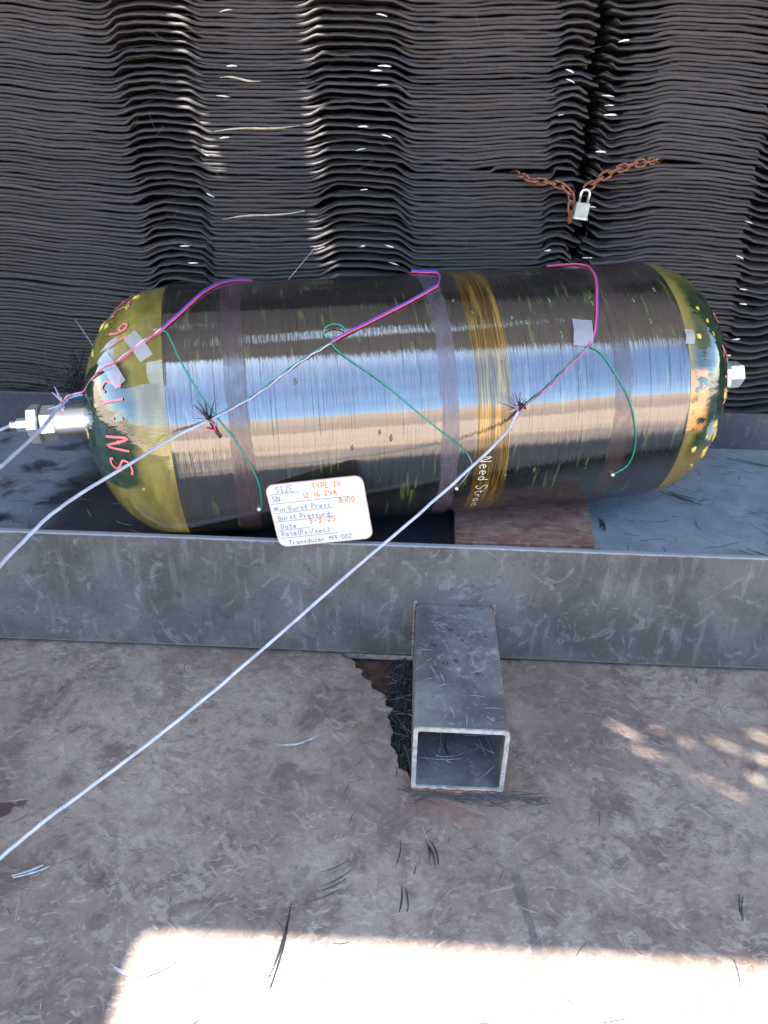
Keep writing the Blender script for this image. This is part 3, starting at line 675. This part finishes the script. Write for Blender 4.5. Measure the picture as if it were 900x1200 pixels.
# right hand lead
cA = empty('strain_lead_cable', (.19, 1.30, .52), 'long grey cable crossing the front plate with pink and green wires up the tank\'s right', 'cable')
pA = [(0.1905, 1.3037, 0.5181), (0.1628, 1.266, 0.4836), (0.0877, 1.2001, 0.4325), (0.0016, 1.1287, 0.3789), (-0.1064, 1.0381, 0.3174), (-0.2302, 0.9273, 0.2462), (-0.3422, 0.8268, 0.1894), (-0.4433, 0.7372, 0.1477), (-0.4895, 0.6951, 0.1307), (-0.532, 0.6505, 0.1119), (-0.5793, 0.5999, 0.0934), (-.62, .66, .02), (-.9, .6, .006)]
wire('cable_jacket', pA, .0026, MJACK, cA)
pr = [ww(s, t, O3) for s, t in ((.6137, 2.9109), (.6652, 2.7709), (.6989, 2.6566), (.7521, 2.4801))]
g = MB(); g.tube(twin(pr, .0019, 0), .0014, 8); child('pink_wire', g, MPINK, cA, True)
g = MB(); g.tube(twin(pr, .0019, PI), .0014, 8); child('green_wire', g, MGREEN, cA, True)
pk = [ww(s, t, O3) for s, t in ((.7521, 2.4801), (.7693, 2.3486), (.7896, 2.0772), (.8088, 1.8054), (.8171, 1.5378), (.7974, 1.3517), (.765, 1.22))]
wire('pink_wire', pk, .0018, MPINK, cA)
wire('blue_wire', [p + Vector((.0032, .001, -.0008)) for p in pk], .0012, MBLUE, cA)
gr = [(.7521, 2.4801), (.774, 2.5506), (.7983, 2.7139), (.8241, 2.9087), (.8389, 3.1107), (.8468, 2 * PI - 2.9891), (.8422, 2 * PI - 2.8205), (.8193, 2 * PI - 2.7247)]
wire('green_wire', [ww(s, t, O3 - .001) for s, t in gr], .0015, MGREEN, cA)
def bead(parent, p, r=.0032):
    g = MB(); g.rev([(-r, r * .2), (-r * .7, r * .75), (0, r), (r * .7, r * .75), (r, r * .2)], 10, Matrix.Translation(p)); child('solder_bead', g, MINKW, parent, True)
bead(cA, ww(.8193, 2 * PI - 2.7247, .004))
c0 = ww(.6137, 2.9109, .006); frays(cA, c0, 9, .035, MBLK, .0010, (-.3, -.2, .6)); frays(cA, c0, 8, .030, MGREYW, .0006, (-.8, -.2, .4))
tie(cA, ww(.622, 2.888, .004), pr[1] - pr[0])
wire('red_wire', [c0, c0 + Vector((-.004, -.010, -.012)), c0 + Vector((-.014, -.012, -.020))], .0011, MPINK, cA)
# middle lead
cB = empty('strain_lead_cable', (-.34, 1.20, .52), 'grey cable leaving the frame low left with wires running to the tank\'s middle', 'cable')
pB = [(-.3443, 1.2007, .5234), (-.3927, 1.1377, .5137), (-.4399, 1.0635, .5014), (-.4809, .9915, .4925), (-.5081, .9312, .4847), (-.5229, .8784, .475), (-.5344, .8247, .4665), (-.5419, .7471, .4554), (-.56, .6, .43), (-.6, .4, .38)]
wire('cable_jacket', pB, .0026, MJACK, cB)
pm = [ww(s, t, O3) for s, t in ((.0691, 2.8229), (.1515, 2.671), (.2286, 2.4685), (.2879, 2.3369))]
g = MB(); g.tube(twin(pm, .0019, 0, 7), .0014, 8); child('pink_wire', g, MGREYW, cB, True)
g = MB(); g.tube(twin(pm, .0019, PI, 7), .0014, 8); child('green_wire', g, MGREEN, cB, True)
pk = [ww(s, t, O3) for s, t in ((.2879, 2.3369), (.3229, 2.2616), (.4217, 2.0541), (.49, 1.86), (.5011, 1.8114), (.5152, 1.5791), (.4964, 1.489), (.47, 1.40))]
wire('pink_wire', pk, .0018, MPINK, cB); wire('blue_wire', [p + Vector((0, .001, .0032)) for p in pk], .0011, MBLUE, cB)
gr = [(.2879, 2.3369), (.3035, 2.4263), (.3727, 2.6605), (.4447, 2.9355), (.4991, 3.1332), (.5209, 2 * PI - 3.0575), (.531, 2 * PI - 2.9541), (.521, 2 * PI - 2.8328), (.5078, 2 * PI - 2.7231)]
wire('green_wire', [ww(s, t, O3 - .001) for s, t in gr[:6]], .0015, MGREEN, cB)
wire('grey_wire', [ww(s, t, O3 - .001) for s, t in gr[5:]], .0013, simple('dull_grey_wire', (.16, .18, .16), .4), cB)
bead(cB, ww(.5078, 2 * PI - 2.7231, .004))
lp = [ww(.290 + .019 * math.cos(a) + .006, 2.262 - .060 * math.sin(a), .006 + .004 * math.sin(a)) for a in [PI * 1.15 - k * PI * 1.15 / 8 for k in range(9)]]
wire('green_loop', lp, .0012, MGREEN, cB)
c0 = ww(.0691, 2.8229, .006); frays(cB, c0, 9, .032, MBLK, .0011, (-.2, -.2, .7)); frays(cB, c0, 6, .028, MGREYW, .0006, (-.9, -.2, .1))
wire('heat_shrink', [c0 + Vector((.004, -.004, -.004)), c0 + Vector((.018, -.003, -.030))], .0028, MBLK, cB)
wire('red_wire', [c0, c0 + Vector((.008, -.006, -.004)), c0 + Vector((.010, -.006, -.016)), c0 + Vector((-.004, -.008, -.012))], .0013, MPINK, cB)
# left lead
cC = empty('strain_lead_cable', (-.647, 1.308, .50), 'short grey cable at the frame\'s left edge with wires taped over the olive dome', 'cable')
pC = [(-.6471, 1.3082, .5015), (-.6481, 1.2627, .4947), (-.6479, 1.2061, .4875), (-.6509, 1.1308, .4848), (-.6511, 1.0724, .4849), (-.6495, .992, .4901), (-.64, .85, .49)]
wire('cable_jacket', pC, .0031, MJACK, cC)
pl = [Vector((-.6471, 1.3082, .5015)), Vector((-.632, 1.315, .515))] + [ww(s, t, .006) for s, t in ((-.1615, 2.3127), (-.112, 2.335), (-.0727, 2.3326), (-.035, 2.25), (.0021, 2.1529))]
g = MB(); g.tube(twin(pl, .0020, 0, 7), .0015, 8); child('pink_wire', g, MPINK, cC, True)
g = MB(); g.tube(twin(pl, .0020, PI, 7), .0014, 8); child('grey_wire', g, MGREYW, cC, True)
wire('blue_wire', [pl[0] + Vector((.002, -.002, -.002)), pl[0].lerp(pl[1], .6) + Vector((0, 0, -.004)), pl[1] + Vector((0, 0, -.004)), pl[2] + Vector((0, 0, -.005))], .0017, MCYAN, cC)
pk = [ww(s, t, O3) for s, t in ((.0021, 2.1529), (.0382, 1.9709), (.0745, 1.7226), (.1071, 1.4958), (.1333, 1.3517), (.16, 1.22))]
wire('pink_wire', pk, .0018, MPINK, cC); wire('blue_wire', [p + Vector((-.001, .001, .0030)) for p in pk], .0012, MBLUE, cC)
gr = [(.0021, 2.1529), (.012, 2.188), (.0286, 2.3821), (.053, 2.6024), (.0835, 2.8156), (.1082, 2.9722), (.1319, 2 * PI - 3.0898), (.1415, 2 * PI - 2.9229), (.1415, 2 * PI - 2.6902)]
wire('green_wire', [ww(s, t, O3 - .001) for s, t in gr], .0015, MGREEN, cC); bead(cC, ww(.136, 2 * PI - 2.68, .004), .0035)
c0 = Vector(pC[0]); frays(cC, c0 + Vector((.002, 0, .004)), 5, .028, MGREYW, .0011, (-.5, -.2, .9)); frays(cC, c0, 4, .030, MINKW, .0010, (.2, 0, -.4))
# pressure line out of the left fitting
cD = link('pressure_line', None); cD.location = (-.75, 1.32, .43); cD['label'] = 'white pressure line going into the small fitting at tank\'s left end'; cD['category'] = 'hose'
bx = TM @ Vector((-.324, 0, 0))
wire('hose', [bx, bx + Vector((-.012, -.012, -.001)), bx + Vector((-.03, -.035, -.002)), bx + Vector((-.07, -.08, .004)), bx + Vector((-.16, -.16, .015))], .0035, MJACK, cD)

# tape pieces
def tape(s, th, ls, lt, rot, label):
    g = MB(); nx, ny = 8, 8; c, sn = math.cos(rot), math.sin(rot)
    for j in range(ny + 1):
        for i in range(nx + 1):
            a = (i / nx - .5) * ls; b = (j / ny - .5) * lt; u = a * c - b * sn; v = a * sn + b * c
            g.v.append(ww(s + u, th + v / max(.12, prof(s)), .0075 - .004 * abs(j / ny - .5) * 2 + .0012 * noise.noise(Vector((i * .6, j * .6, s * 40)))))
    for j in range(ny):
        for i in range(nx):
            a = j * (nx + 1) + i; g.f.append((a, a + 1, a + nx + 2, a + nx + 1))
    link('tape_piece', g.mesh('tape'), MTAPE, label=label, cat='tape', smooth=True)
tape(-.092, 2.36, .022, .078, -.5, 'longer frosted tape strip near the writing on the olive dome')
tape(-.040, 2.25, .024, .062, -.5, 'smaller frosted tape strip nearer the olive dome\'s edge')
tape(.745, 2.375, .036, .052, .15, 'crumpled clear tape square beside the pink wire right of centre')
tape(TL + .004, 2.46, .018, .028, .1, 'small clear tape patch on the edge of the right dome')

# ------------------------------------------------------------------ hanging rubber mats
def Ym(z): return 1.955 + .25 * (z - .2) if z > .2 else 1.955
# column boundaries: X at z=1.2 and z=.6, and the rise of the layers there
BL = [(-1.95, -2.1, .01), (-1.6, -1.72, .02), (-1.45, -1.55, .03), (-1.30, -1.38, .02), (-1.032, -1.094, .012), (-.90, -.90, -.012), (-.793, -.719, -.026), (-.741, -.658, .006), (-.690, -.630, .012), (-.602, -.560, .004), (-.546, -.527, -.026), (-.43, -.40, -.026),
      (-.315, -.264, -.018), (-.254, -.193, .012), (-.19, -.14, .014), (-.102, -.058, .010), (-.029, .003, -.020), (.10, .10, -.020), (.22, .22, -.012), (.309, .303, -.010), (.342, .335, .008), (.375, .362, .010), (.405, .389, -.006)]
BR = [(.442, .413, .006), (.47, .45, -.008), (.517, .507, -.002), (.60, .59, .014), (.72, .69, .010), (.837, .809, .000), (.870, .845, -.014), (.91, .885, -.018), (.96, .94, -.006), (1.02, 1.0, .012), (1.2, 1.2, .0), (1.4, 1.42, -.01), (1.55, 1.58, .02), (1.9, 1.95, .0)]
FOLDL = {6: .3, 7: 1, 8: 1, 9: .9, 10: .2, 12: .2, 13: 1, 14: 1, 15: 1, 16: .3, 20: .9, 21: 1, 22: 1, 19: .2, 1: .3, 2: 1, 3: .6}
FOLDR = {0: 1, 1: 1, 2: .4, 5: .2, 6: 1, 7: 1, 8: 1, 9: .5, 11: .3, 12: 1}
def sm(t): return t * t * (3 - 2 * t)
def curtain(name, Bd, FD, seed, label):
    root = empty(name, (Bd[0][0], 2.1, .1), label, 'rubber mat')
    nl = 186; rz_ = random.Random(seed + 50); zs = [.10]
    while len(zs) < nl: zs.append(zs[-1] + .0088 * (rz_.uniform(.80, 1.22) if rz_.random() < .88 else rz_.uniform(1.2, 1.5)))
    off = Vector(root.location)
    for i in range(nl):
        rnd = random.Random(seed * 1000 + i)
        z0 = zs[i]; gap_ = (zs[min(i + 1, nl - 1)] - zs[max(i - 1, 0)]) / 2; t06 = (z0 - .6) / .6
        pts = []
        pb = rnd.uniform(-.0035, .0035); fb = rnd.gauss(0, .006); pair = (1 if i % 2 else -1)
        thick = min(.0125, max(.0062, gap_ * rnd.uniform(.86, 1.0))); thin = rnd.uniform(.0060, .0078) if pair < 0 else .005
        endx = rnd.uniform(-.012, .010); jx = [rnd.gauss(0, .0075) for _ in Bd]; ja = [rnd.uniform(.7, 1.3) for _ in Bd]; jz = [rnd.gauss(0, .0011) for _ in Bd]
        for k in range(len(Bd) - 1):
            n = max(4, int((Bd[k + 1][0] - Bd[k][0]) / .011))
            for j in range(n + (k == len(Bd) - 2)):
                t = j / n; a, b = Bd[k], Bd[k + 1]
                x = (a[1] + (a[0] - a[1]) * t06 + jx[k]) * (1 - t) + (b[1] + (b[0] - b[1]) * t06 + jx[k + 1]) * t
                tf = sm(min(1, max(0, (t - .5) * 2.4 + .5 + fb * 30))); f = FD.get(k, 0) * (1 - tf) + FD.get(k + 1, 0) * tf
                fa, fb_ = FD.get(k, 0), FD.get(k + 1, 0)
                dz = (a[2] + jz[k] * fa * 1.5) * (1 - sm(t)) + (b[2] + jz[k + 1] * fb_ * 1.5) * sm(t)
                pts.append((x, f, dz))
        if endx:
            e = len(pts) - 1 if Bd is BL else 0
            for q in range(3):
                idx = e - q if Bd is BL else q
                if 0 <= idx < len(pts): pts[idx] = (pts[idx][0] + endx * (3 - q) / 3, *pts[idx][1:])
        g = MB(); nn = 8
        for x, f, dz in pts:
            amp = (.6 + .5 * noise.noise(Vector((0, 1, z0 * 3 + seed)))) * 1.0
            lowfreq = .010 * noise.noise(Vector((x * 1.7, 3.1, z0 * 1.3 + seed))) + .0028 * noise.noise(Vector((x * 7, 9.1, z0 * 6 + seed)))
            wob = .0016 * noise.noise(Vector((x * 14, i * 3.7, seed))) + .0016 * noise.noise(Vector((x * 34, i * 9.7, seed))) * (.5 + f) + .0016 * max(0, noise.noise(Vector((x * 3.1, i * 5.3, seed + 9))) - .1) * 3
            zc = z0 + dz * (.75 + .45 * noise.noise(Vector((x * .8, 1, z0 * 2.2 + seed * 3)))) + lowfreq + wob + f * (pair * -.0030 + fb * .16)
            for x_, z_, w_ in ((.25, .835, .14), (.60, .865, .10)):
                if abs(x - x_) < w_ and (x < .4) == (x_ < .4):
                    zz = z0 + dz - z_; k_ = math.cos(PI / 2 * (x - x_) / w_); zc += k_ * .0055 * math.copysign(math.exp(-abs(zz) / .045), zz)
            y = Ym(z0) - .006 + (1 - f) * (pb * .9 + .0025 * noise.noise(Vector((x * 5, i * 1.3, 2)))) + f * (-.014 + (.030 if pair > 0 else 0) + fb * .8 + .006 * noise.noise(Vector((x * 16, i * 2.1, 4))))
            y += .012 * noise.noise(Vector((x * 2.2, 0, z0 * .8)))
            h = (thick * (1 - f) + thin * f) * .5
            tilt = f * .0012; ft = f * .0042
            g.v += [(x, y + .10, zc + h - .004), (x, y + .012, zc + h), (x, y + .0015 + ft, zc + h - .0004 - tilt), (x, y + ft * .8, zc + h - .0018 - tilt),
                    (x, y, zc - h + .0018 - tilt), (x, y + .0015, zc - h + .0004 - tilt), (x, y + .012, zc - h), (x, y + .10, zc - h - .004)]
        L = len(pts)
        for q in range(L - 1):
            for k in range(nn - 1):
                a = q * nn + k; g.f.append((a, a + 1, a + nn + 1, a + nn))
        g.f += [tuple(range(nn))[::-1], tuple((L - 1) * nn + k for k in range(nn))]
        o = link('strip', g.mesh('strip'), MRUB, root, smooth=True); o.location = -off
    return root
matL = curtain('rubber_mat', BL, FOLDL, 3, 'large hanging mat of stacked rubber strips left of the dark chained gap')
matR = curtain('rubber_mat', BR, FOLDR, 5, 'hanging mat of stacked rubber strips right of the dark chained gap')
g = MB(); g.box(-2.6, 2.6, 2.50, 2.54, .0, 2.4); 
# white torn fabric ends caught between the strips
def ribbon(pts, wd, mat, parent, name='fabric_end', th=.0012):
    P = smooth_path(pts, 4); g = MB(); n = len(P)
    for i, p in enumerate(P):
        k = math.sin(PI * min(.97, max(.08, i / (n - 1)))) ** .5; e = wd * k * random.uniform(.8, 1.1) / 2
        g.v += [p + Vector((0, 0, e)), p + Vector((0, -th, 0)), p - Vector((0, 0, e)), p + Vector((0, th, 0))]
        if i:
            b = 4 * i
            for q in range(4): g.f.append((b - 4 + q, b - 4 + (q + 1) % 4, b + (q + 1) % 4, b + q))
    g.f += [(3, 2, 1, 0), (4 * n - 4, 4 * n - 3, 4 * n - 2, 4 * n - 1)]
    o = link(name, g.mesh(name), mat, parent); o.location = -parent.location; return o
# (x, z, length, tilt) on the mat plane
for x, z, l, tl, par in ((-.478, 1.170, .05, .15, matL), (-.467, 1.055, .04, 0, matL), (-.49, .99, .05, -.1, matL), (-.49, .90, .04, .1, matL), (-.535, .86, .02, -.4, matL), (-.53, .77, .03, -.5, matL),
                         (-.115, 1.05, .045, 0, matL), (-.095, 1.06, .05, -.05, matL), (-.098, 1.02, .045, 0, matL), (-.086, .91, .04, -.3, matL), (-.145, .93, .04, 0, matL), (-.15, .88, .04, .2, matL), (-.14, .79, .03, .1, matL),
                         (-.14, .66, .04, .1, matL), (-.07, .66, .04, -.3, matL), (-.06, .62, .04, -.3, matL), (.350, 1.055, .035, -.4, matL), (.352, 1.035, .035, -.4, matL), (.34, .965, .035, .2, matL), (.33, .66, .03, .1, matL),
                         (.335, .61, .03, .1, matL), (-.60, .65, .04, 0, matL), (-.58, .61, .04, 0, matL), (-.105, 1.165, .04, -.2, matL),
                         (.470, 1.120, .04, .15, matR), (.445, 1.005, .045, -.1, matR), (.450, .985, .035, 0, matR), (.455, .965, .05, 0, matR), (.440, .885, .04, -.05, matR), (.432, .820, .035, 0, matR), (.437, .776, .03, 0, matR),
                         (.43, .762, .03, -.1, matR), (.43, .645, .04, 0, matR), (.82, .735, .03, -.3, matR), (.81, .655, .03, -.4, matR), (.83, .58, .03, -.1, matR), (.835, .545, .03, -.1, matR), (.83, .46, .03, .1, matR), (.815, .42, .02, 0, matR)):
    y = Ym(z) - .034; d = random.uniform(-.3, .3)
    ribbon([Vector((x - l * .34, y + .008, z - tl * l * .34 - .0006)), Vector((x, y + .004, z + .0006)), Vector((x + l * .3, y + .008, z + tl * l * .3))], random.uniform(.0026, .0044), MTHREAD, par)
for (x0, z0, x1, z1) in ((-.520, .912, -.305, .930), (-.505, .712, -.292, .738), (-.50, 1.03, -.40, 1.025)):
    y = Ym((z0 + z1) / 2) - .016
    pts = [Vector((x0 + (x1 - x0) * t, y + .002 * math.sin(9 * t), z0 + (z1 - z0) * t + .003 * math.sin(t * 6))) for t in (0, .2, .4, .6, .8, 1)]
    ribbon(pts, .0045, MCREAM, matL, 'cream_cord')

# ------------------------------------------------------------------ chain and padlock
def link_mesh(Ln, W, r):
    g = MB(); pts = []
    hl = Ln / 2 - W / 2
    for k in range(25):
        a = 2 * PI * k / 24; pts.append(Vector((hl * (1 if math.cos(a) > 0 else -1) + W / 2 * math.cos(a), W / 2 * math.sin(a), 0)))
    g.tube(pts, r, 7, False); return g.mesh('link')
LM = link_mesh(.029, .0165, .0027); LM.materials.append(MRUST); LM.polygons.foreach_set('use_smooth', [True] * len(LM.polygons))
def chain(pts, label):
    root = empty('rusty_chain', pts[0], label, 'chain')
    P = smooth_path(pts, 20); d = 0; nxt = 0; i = 0
    for a, b in zip(P, P[1:]):
        d += (b - a).length
        if d >= nxt:
            t = (b - a).normalized(); u = Vector((0, -1, 0)); u = (u - t * u.dot(t)).normalized(); v = t.cross(u)
            rot = Matrix((t, v, u)).transposed() @ Matrix.Rotation((R(20) if i % 2 else R(105)) + random.uniform(-.25, .25), 3, 'X')
            o = link('chain_link', LM, None, root); o.location = a - Vector(pts[0]); o.rotation_euler = rot.to_euler(); i += 1; nxt += .0222
cy = Ym(.8) - .045
chain([(.235, cy + .09, .828), (.255, cy + .045, .826), (.275, cy + .015, .820), (.315, cy, .817), (.352, cy - .008, .808), (.370, cy - .012, .790), (.374, cy - .014, .765), (.374, cy - .014, .728)], 'rusty chain left of the padlock with its end hanging down')
chain([(.600, cy + .09, .868), (.575, cy + .05, .868), (.545, cy + .015, .866), (.50, cy, .858), (.45, cy - .008, .838), (.412, cy - .012, .812), (.396, cy - .014, .800)], 'rusty chain rising right from the padlock over the mat')
pk_ = empty('padlock', (.398, cy - .025, .745), 'pale green grey padlock hanging where the rusty chains meet', 'padlock')
g = MB(); g.box(-.0225, .0225, -.011, .011, -.024, .026); g.box(-.025, .025, -.0125, .0125, -.028, -.018)
bevel(link('lock_body', g.mesh('lock'), MLOCK, pk_), .003)
g = MB()
g.box(-.018, .018, -.0133, -.0127, -.0255, -.0205)
link('lock_plate', g.mesh('lockp'), MSTEEL2, pk_)
g = MB(); g.tube([Vector((-.014, 0, .024))] + [Vector((.014 * math.cos(a), 0, .052 + .014 * math.sin(a))) for a in [PI - PI * k / 10 for k in range(11)]] + [Vector((.014, 0, .024))], .0042, 10)
link('shackle', g.mesh('shackle'), MSTEEL2, pk_, smooth=True)
pk_.rotation_euler = (0, R(6), 0); pk_.scale = (.74, .74, .74); pk_.location.z = .757

# ------------------------------------------------------------------ splinters and debris
def splinter(g, c, d, L, wd, bend=.1, up_=.0):
    d = Vector(d).normalized(); sd = d.cross(Vector((0, 0, 1))); sd = sd.normalized() if sd.length > 1e-4 else Vector((1, 0, 0)); n_ = sd.cross(d)
    pts = []; b0 = random.uniform(-bend, bend)
    for k in range(6):
        t = k / 5 - .5; pts.append(Vector(c) + d * L * t + sd * L * b0 * (4 * t * t - 1) * .5 + n_ * abs(up_) * L * 4 * t * t)
    b = len(g.v)
    for k, p in enumerate(pts):
        q = wd * (1 - .6 * abs(k / 5 - .5) * 2 * random.uniform(.5, 1.3)) / 2
        g.v += [p - sd * q, p + sd * q, p + n_ * max(.0004, wd * .25)]
        if k:
            e = b + 3 * k
            for j in range(3): g.f.append((e - 3 + j, e - 3 + (j + 1) % 3, e + (j + 1) % 3, e + j))
    g.f += [(b + 2, b + 1, b), (b + 15, b + 16, b + 17)]
rs = random.Random(11)
g = MB()     # heap against the mats behind the rear plate
for _ in range(260):
    c = (rs.gauss(-.865, .055), rs.uniform(1.885, 1.945), .285 + abs(rs.gauss(0, .042)))
    splinter(g, c, (rs.uniform(-1, 1), rs.uniform(-.25, .25), rs.uniform(-1, 1)), rs.uniform(.03, .11), rs.uniform(.0015, .005), .1)
for _ in range(60):
    c = (rs.uniform(-1.2, -.74), rs.uniform(1.89, 1.94), .285 + abs(rs.gauss(0, .02)))
    splinter(g, c, (rs.uniform(-1, 1), rs.uniform(-.3, .3), rs.uniform(-.4, .4)), rs.uniform(.04, .14), rs.uniform(.001, .003), .2)
link('fibre_heap', g.mesh('heap'), MSHARD, kind='stuff', label='heap of dark carbon fibre splinters behind the tank\'s left end', cat='debris')
g = MB()     # packed debris in the notch beside the tube
for _ in range(260):
    y = rs.uniform(.925, 1.225); x = rs.uniform(-.014 - .014 * (y > 1.0), .014)
    if rs.random() < .6: splinter(g, (x, y, -.014 + rs.uniform(0, .010)), (rs.gauss(0, 1), rs.gauss(0, 1), rs.uniform(-.2, .2)), rs.uniform(.01, .035), rs.uniform(.001, .004), .1)
    else: splinter(g, (x, y, -.014 + rs.uniform(0, .010)), (rs.gauss(0, .25), 1, rs.uniform(-.15, .15)), rs.uniform(.02, .08), rs.uniform(.001, .007), .1)
for _ in range(70):
    splinter(g, (rs.gauss(.13, .05), rs.gauss(.884, .007), .0025), (1, rs.gauss(0, .35), .02), rs.uniform(.02, .07), rs.uniform(.0008, .003), .2)
for _ in range(25):
    splinter(g, (.182 + rs.gauss(0, .004), rs.uniform(1.12, 1.225), .003), (rs.gauss(0, .2), 1, 0), rs.uniform(.02, .05), rs.uniform(.001, .003), .2)
link('packed_debris', g.mesh('pack'), MSHARD, kind='stuff', label='black fibre debris packed into the floor notch beside the square tube', cat='debris')
g = MB(); g2 = MB()   # loose slivers scattered thinly: on floor, channel bed, tube
for _ in range(110):
    x, y = rs.uniform(-.8, .75), rs.uniform(.5, 1.2)
    if .0 < x < .19 and y > .87: continue
    splinter(g, (x, y, .0012), (rs.gauss(0, 1), rs.gauss(0, 1), 0), rs.uniform(.008, .032), rs.uniform(.0005, .0016), .2)
for _ in range(90):
    x, y = rs.uniform(-.8, .75), rs.uniform(.5, 1.2)
    if .0 < x < .19 and y > .87: continue
    splinter(g2, (x, y, .0012), (rs.gauss(0, 1), rs.gauss(0, 1), 0), rs.uniform(.006, .028), rs.uniform(.0005, .0013), .2)
for _ in range(150):
    x, y = rs.uniform(.36, 1.1), rs.uniform(1.27, 1.87)
    splinter(g, (x, y, .1995), (rs.gauss(0, 1), rs.gauss(-.3, .8), 0), rs.uniform(.012, .055), rs.uniform(.0006, .0018), .25)
for _ in range(90):
    x, y = rs.uniform(-1.0, -.4), rs.uniform(1.27, 1.87)
    splinter(g if rs.random() < .6 else g2, (x, y, .1995), (rs.gauss(0, 1), rs.gauss(0, .5), 0), rs.uniform(.012, .05), rs.uniform(.0006, .0016), .25)
for _ in range(40):
    x, y = rs.uniform(.035, .16), rs.uniform(.93, 1.18)
    splinter(g if rs.random() < .5 else g2, (x, y, .0078), (rs.gauss(0, .7), rs.gauss(0, 1), 0), rs.uniform(.02, .08), rs.uniform(.0006, .0018), .25)
for _ in range(16):
    x, y = rs.uniform(.035, .155), rs.uniform(.91, 1.1)
    splinter(g2, (x, y, ZT + .0012), (rs.gauss(0, 1), rs.gauss(0, 1), 0), rs.uniform(.01, .03), rs.uniform(.0005, .0014), .2)
link('dark_slivers', g.mesh('ds'), MSHARD, kind='stuff', label='fine dark fibre slivers scattered over floor and channel bed', cat='debris')
link('pale_slivers', g2.mesh('ps'), MPALE, kind='stuff', label='fine pale fibre slivers scattered over floor and channel bed', cat='debris')
g = MB()     # slivers stuck in the mats
for _ in range(70):
    x, z = rs.uniform(-1.2, .95), rs.uniform(.35, 1.3)
    splinter(g, (x, Ym(z) - .024, z), (rs.gauss(0, 1), 0, rs.gauss(0, .7)), rs.uniform(.012, .06), rs.uniform(.0005, .0014), .2)
link('mat_slivers', g.mesh('ms'), simple('dull_fibre', (.16, .155, .15), .6, 0, .3), kind='stuff', label='fine pale slivers caught on the face of the rubber mats', cat='debris')
def one(label, c, d, L, wd, mat, bend, n=1, spread=.004):
    g = MB()
    for q in range(n):
        cc = Vector(c) + Vector((rs.gauss(0, spread), rs.gauss(0, spread), q * .0008)); dd = Vector(d) + Vector((rs.gauss(0, .12), rs.gauss(0, .12), 0)) * (q > 0)
        b = len(g.v); st = random.getstate(); random.seed(len(label) + q); splinter(g, cc, dd, L * (1 - .25 * q / max(1, n)), wd, 0, 0)
        random.setstate(st)
        sd = Vector((-dd.y, dd.x, 0)).normalized()
        for k in range(6):
            t = k / 5 - .5
            for j in range(3): g.v[b + 3 * k + j] = Vector(g.v[b + 3 * k + j]) + sd * bend * L * (4 * t * t - 1)
    link('fibre_splinter', g.mesh('spl'), mat, label=label, cat='splinter')
one('curved grey splinter at the left edge of the sunlit floor patch', (-.335, .583, .002), (1, .1, 0), .085, .003, MPALE, .16, 3)
one('long upright dark splinter crossing the sunlit edge left of centre', (-.152, .625, .002), (.08, 1, 0), .12, .0026, MSHARD, .03, 2)
one('tangled dark splinters lying above the long upright splinter', (-.09, .715, .002), (1, .5, 0), .055, .0022, MSHARD, .05, 4, .010)
one('pale green splinter near the cable at lower left', (-.535, .715, .002), (1, .45, 0), .05, .005, MPALE, .03, 2)
one('dark splinter on the floor below the open tube, right one', (.052, .775, .002), (-.3, 1, 0), .045, .003, MSHARD, .08, 3)
one('thin bent dark splinter below the open tube, left one', (.0, .765, .002), (.15, 1, 0), .05, .002, MSHARD, .06, 1)
one('short dark splinter between the tube and the sunlit floor', (.012, .69, .002), (.05, 1, 0), .042, .0028, MSHARD, .05, 2)
one('lone dark splinter at the right edge of the shaded floor', (.495, .71, .002), (-.25, -1, 0), .045, .002, MSHARD, .05, 2)
one('dark splinter standing on the sunlit edge at right', (.455, .618, .002), (.1, 1, 0), .035, .002, MSHARD, .04, 1)
one('pale forked splinters on the floor under the middle cable', (-.18, .99, .002), (1, .35, 0), .08, .0026, MPALE, .12, 3)
one('long black splinter on the bluish channel bed at far right', (.93, 1.78, .2005), (1, -.35, 0), .26, .004, MSHARD, .05, 2)
one('dark splinter cluster on the channel bed under the tank\'s right', (.62, 1.60, .2005), (1, -.8, 0), .07, .003, MSHARD, .05, 5, .008)
one('small black splinter tuft right of the packing plate', (.42, 1.46, .2005), (.2, 1, 0), .045, .003, MSHARD, .05, 5, .006)
one('dark curved splinter near the front of the right channel bed', (.72, 1.36, .2005), (1, -.6, 0), .06, .0025, MSHARD, .1, 4, .010)
def stick(label, a, b, r, mat):
    g = MB(); a, b = Vector(a), Vector(b); g.tube([a, a.lerp(b, .5) + Vector((.004, 0, .004)), b], lambda t: r * (1.1 - .5 * t), 5)
    link('fibre_stick', g.mesh('stick'), mat, label=label, cat='splinter')
stick('long thin grey stick leaning on the mats beside the left dome', (-.79, 1.90, .33), (-.885, 1.955, .475), .0016, MPALE)
stick('thin grey sliver standing behind the tank left of centre', (-.36, 1.93, .55), (-.255, 2.0, .665), .0013, MPALE)
g = MB(); g.box(-.004, .004, -.0015, .0015, -.03, .03, Matrix.Translation((-.835, 1.882, .305)) @ Matrix.Rotation(.1, 4, 'Y'))
link('fibre_shard', g.mesh('shard'), MSHARD, label='flat dark shard upright on the rear plate left of the tank', cat='splinter')
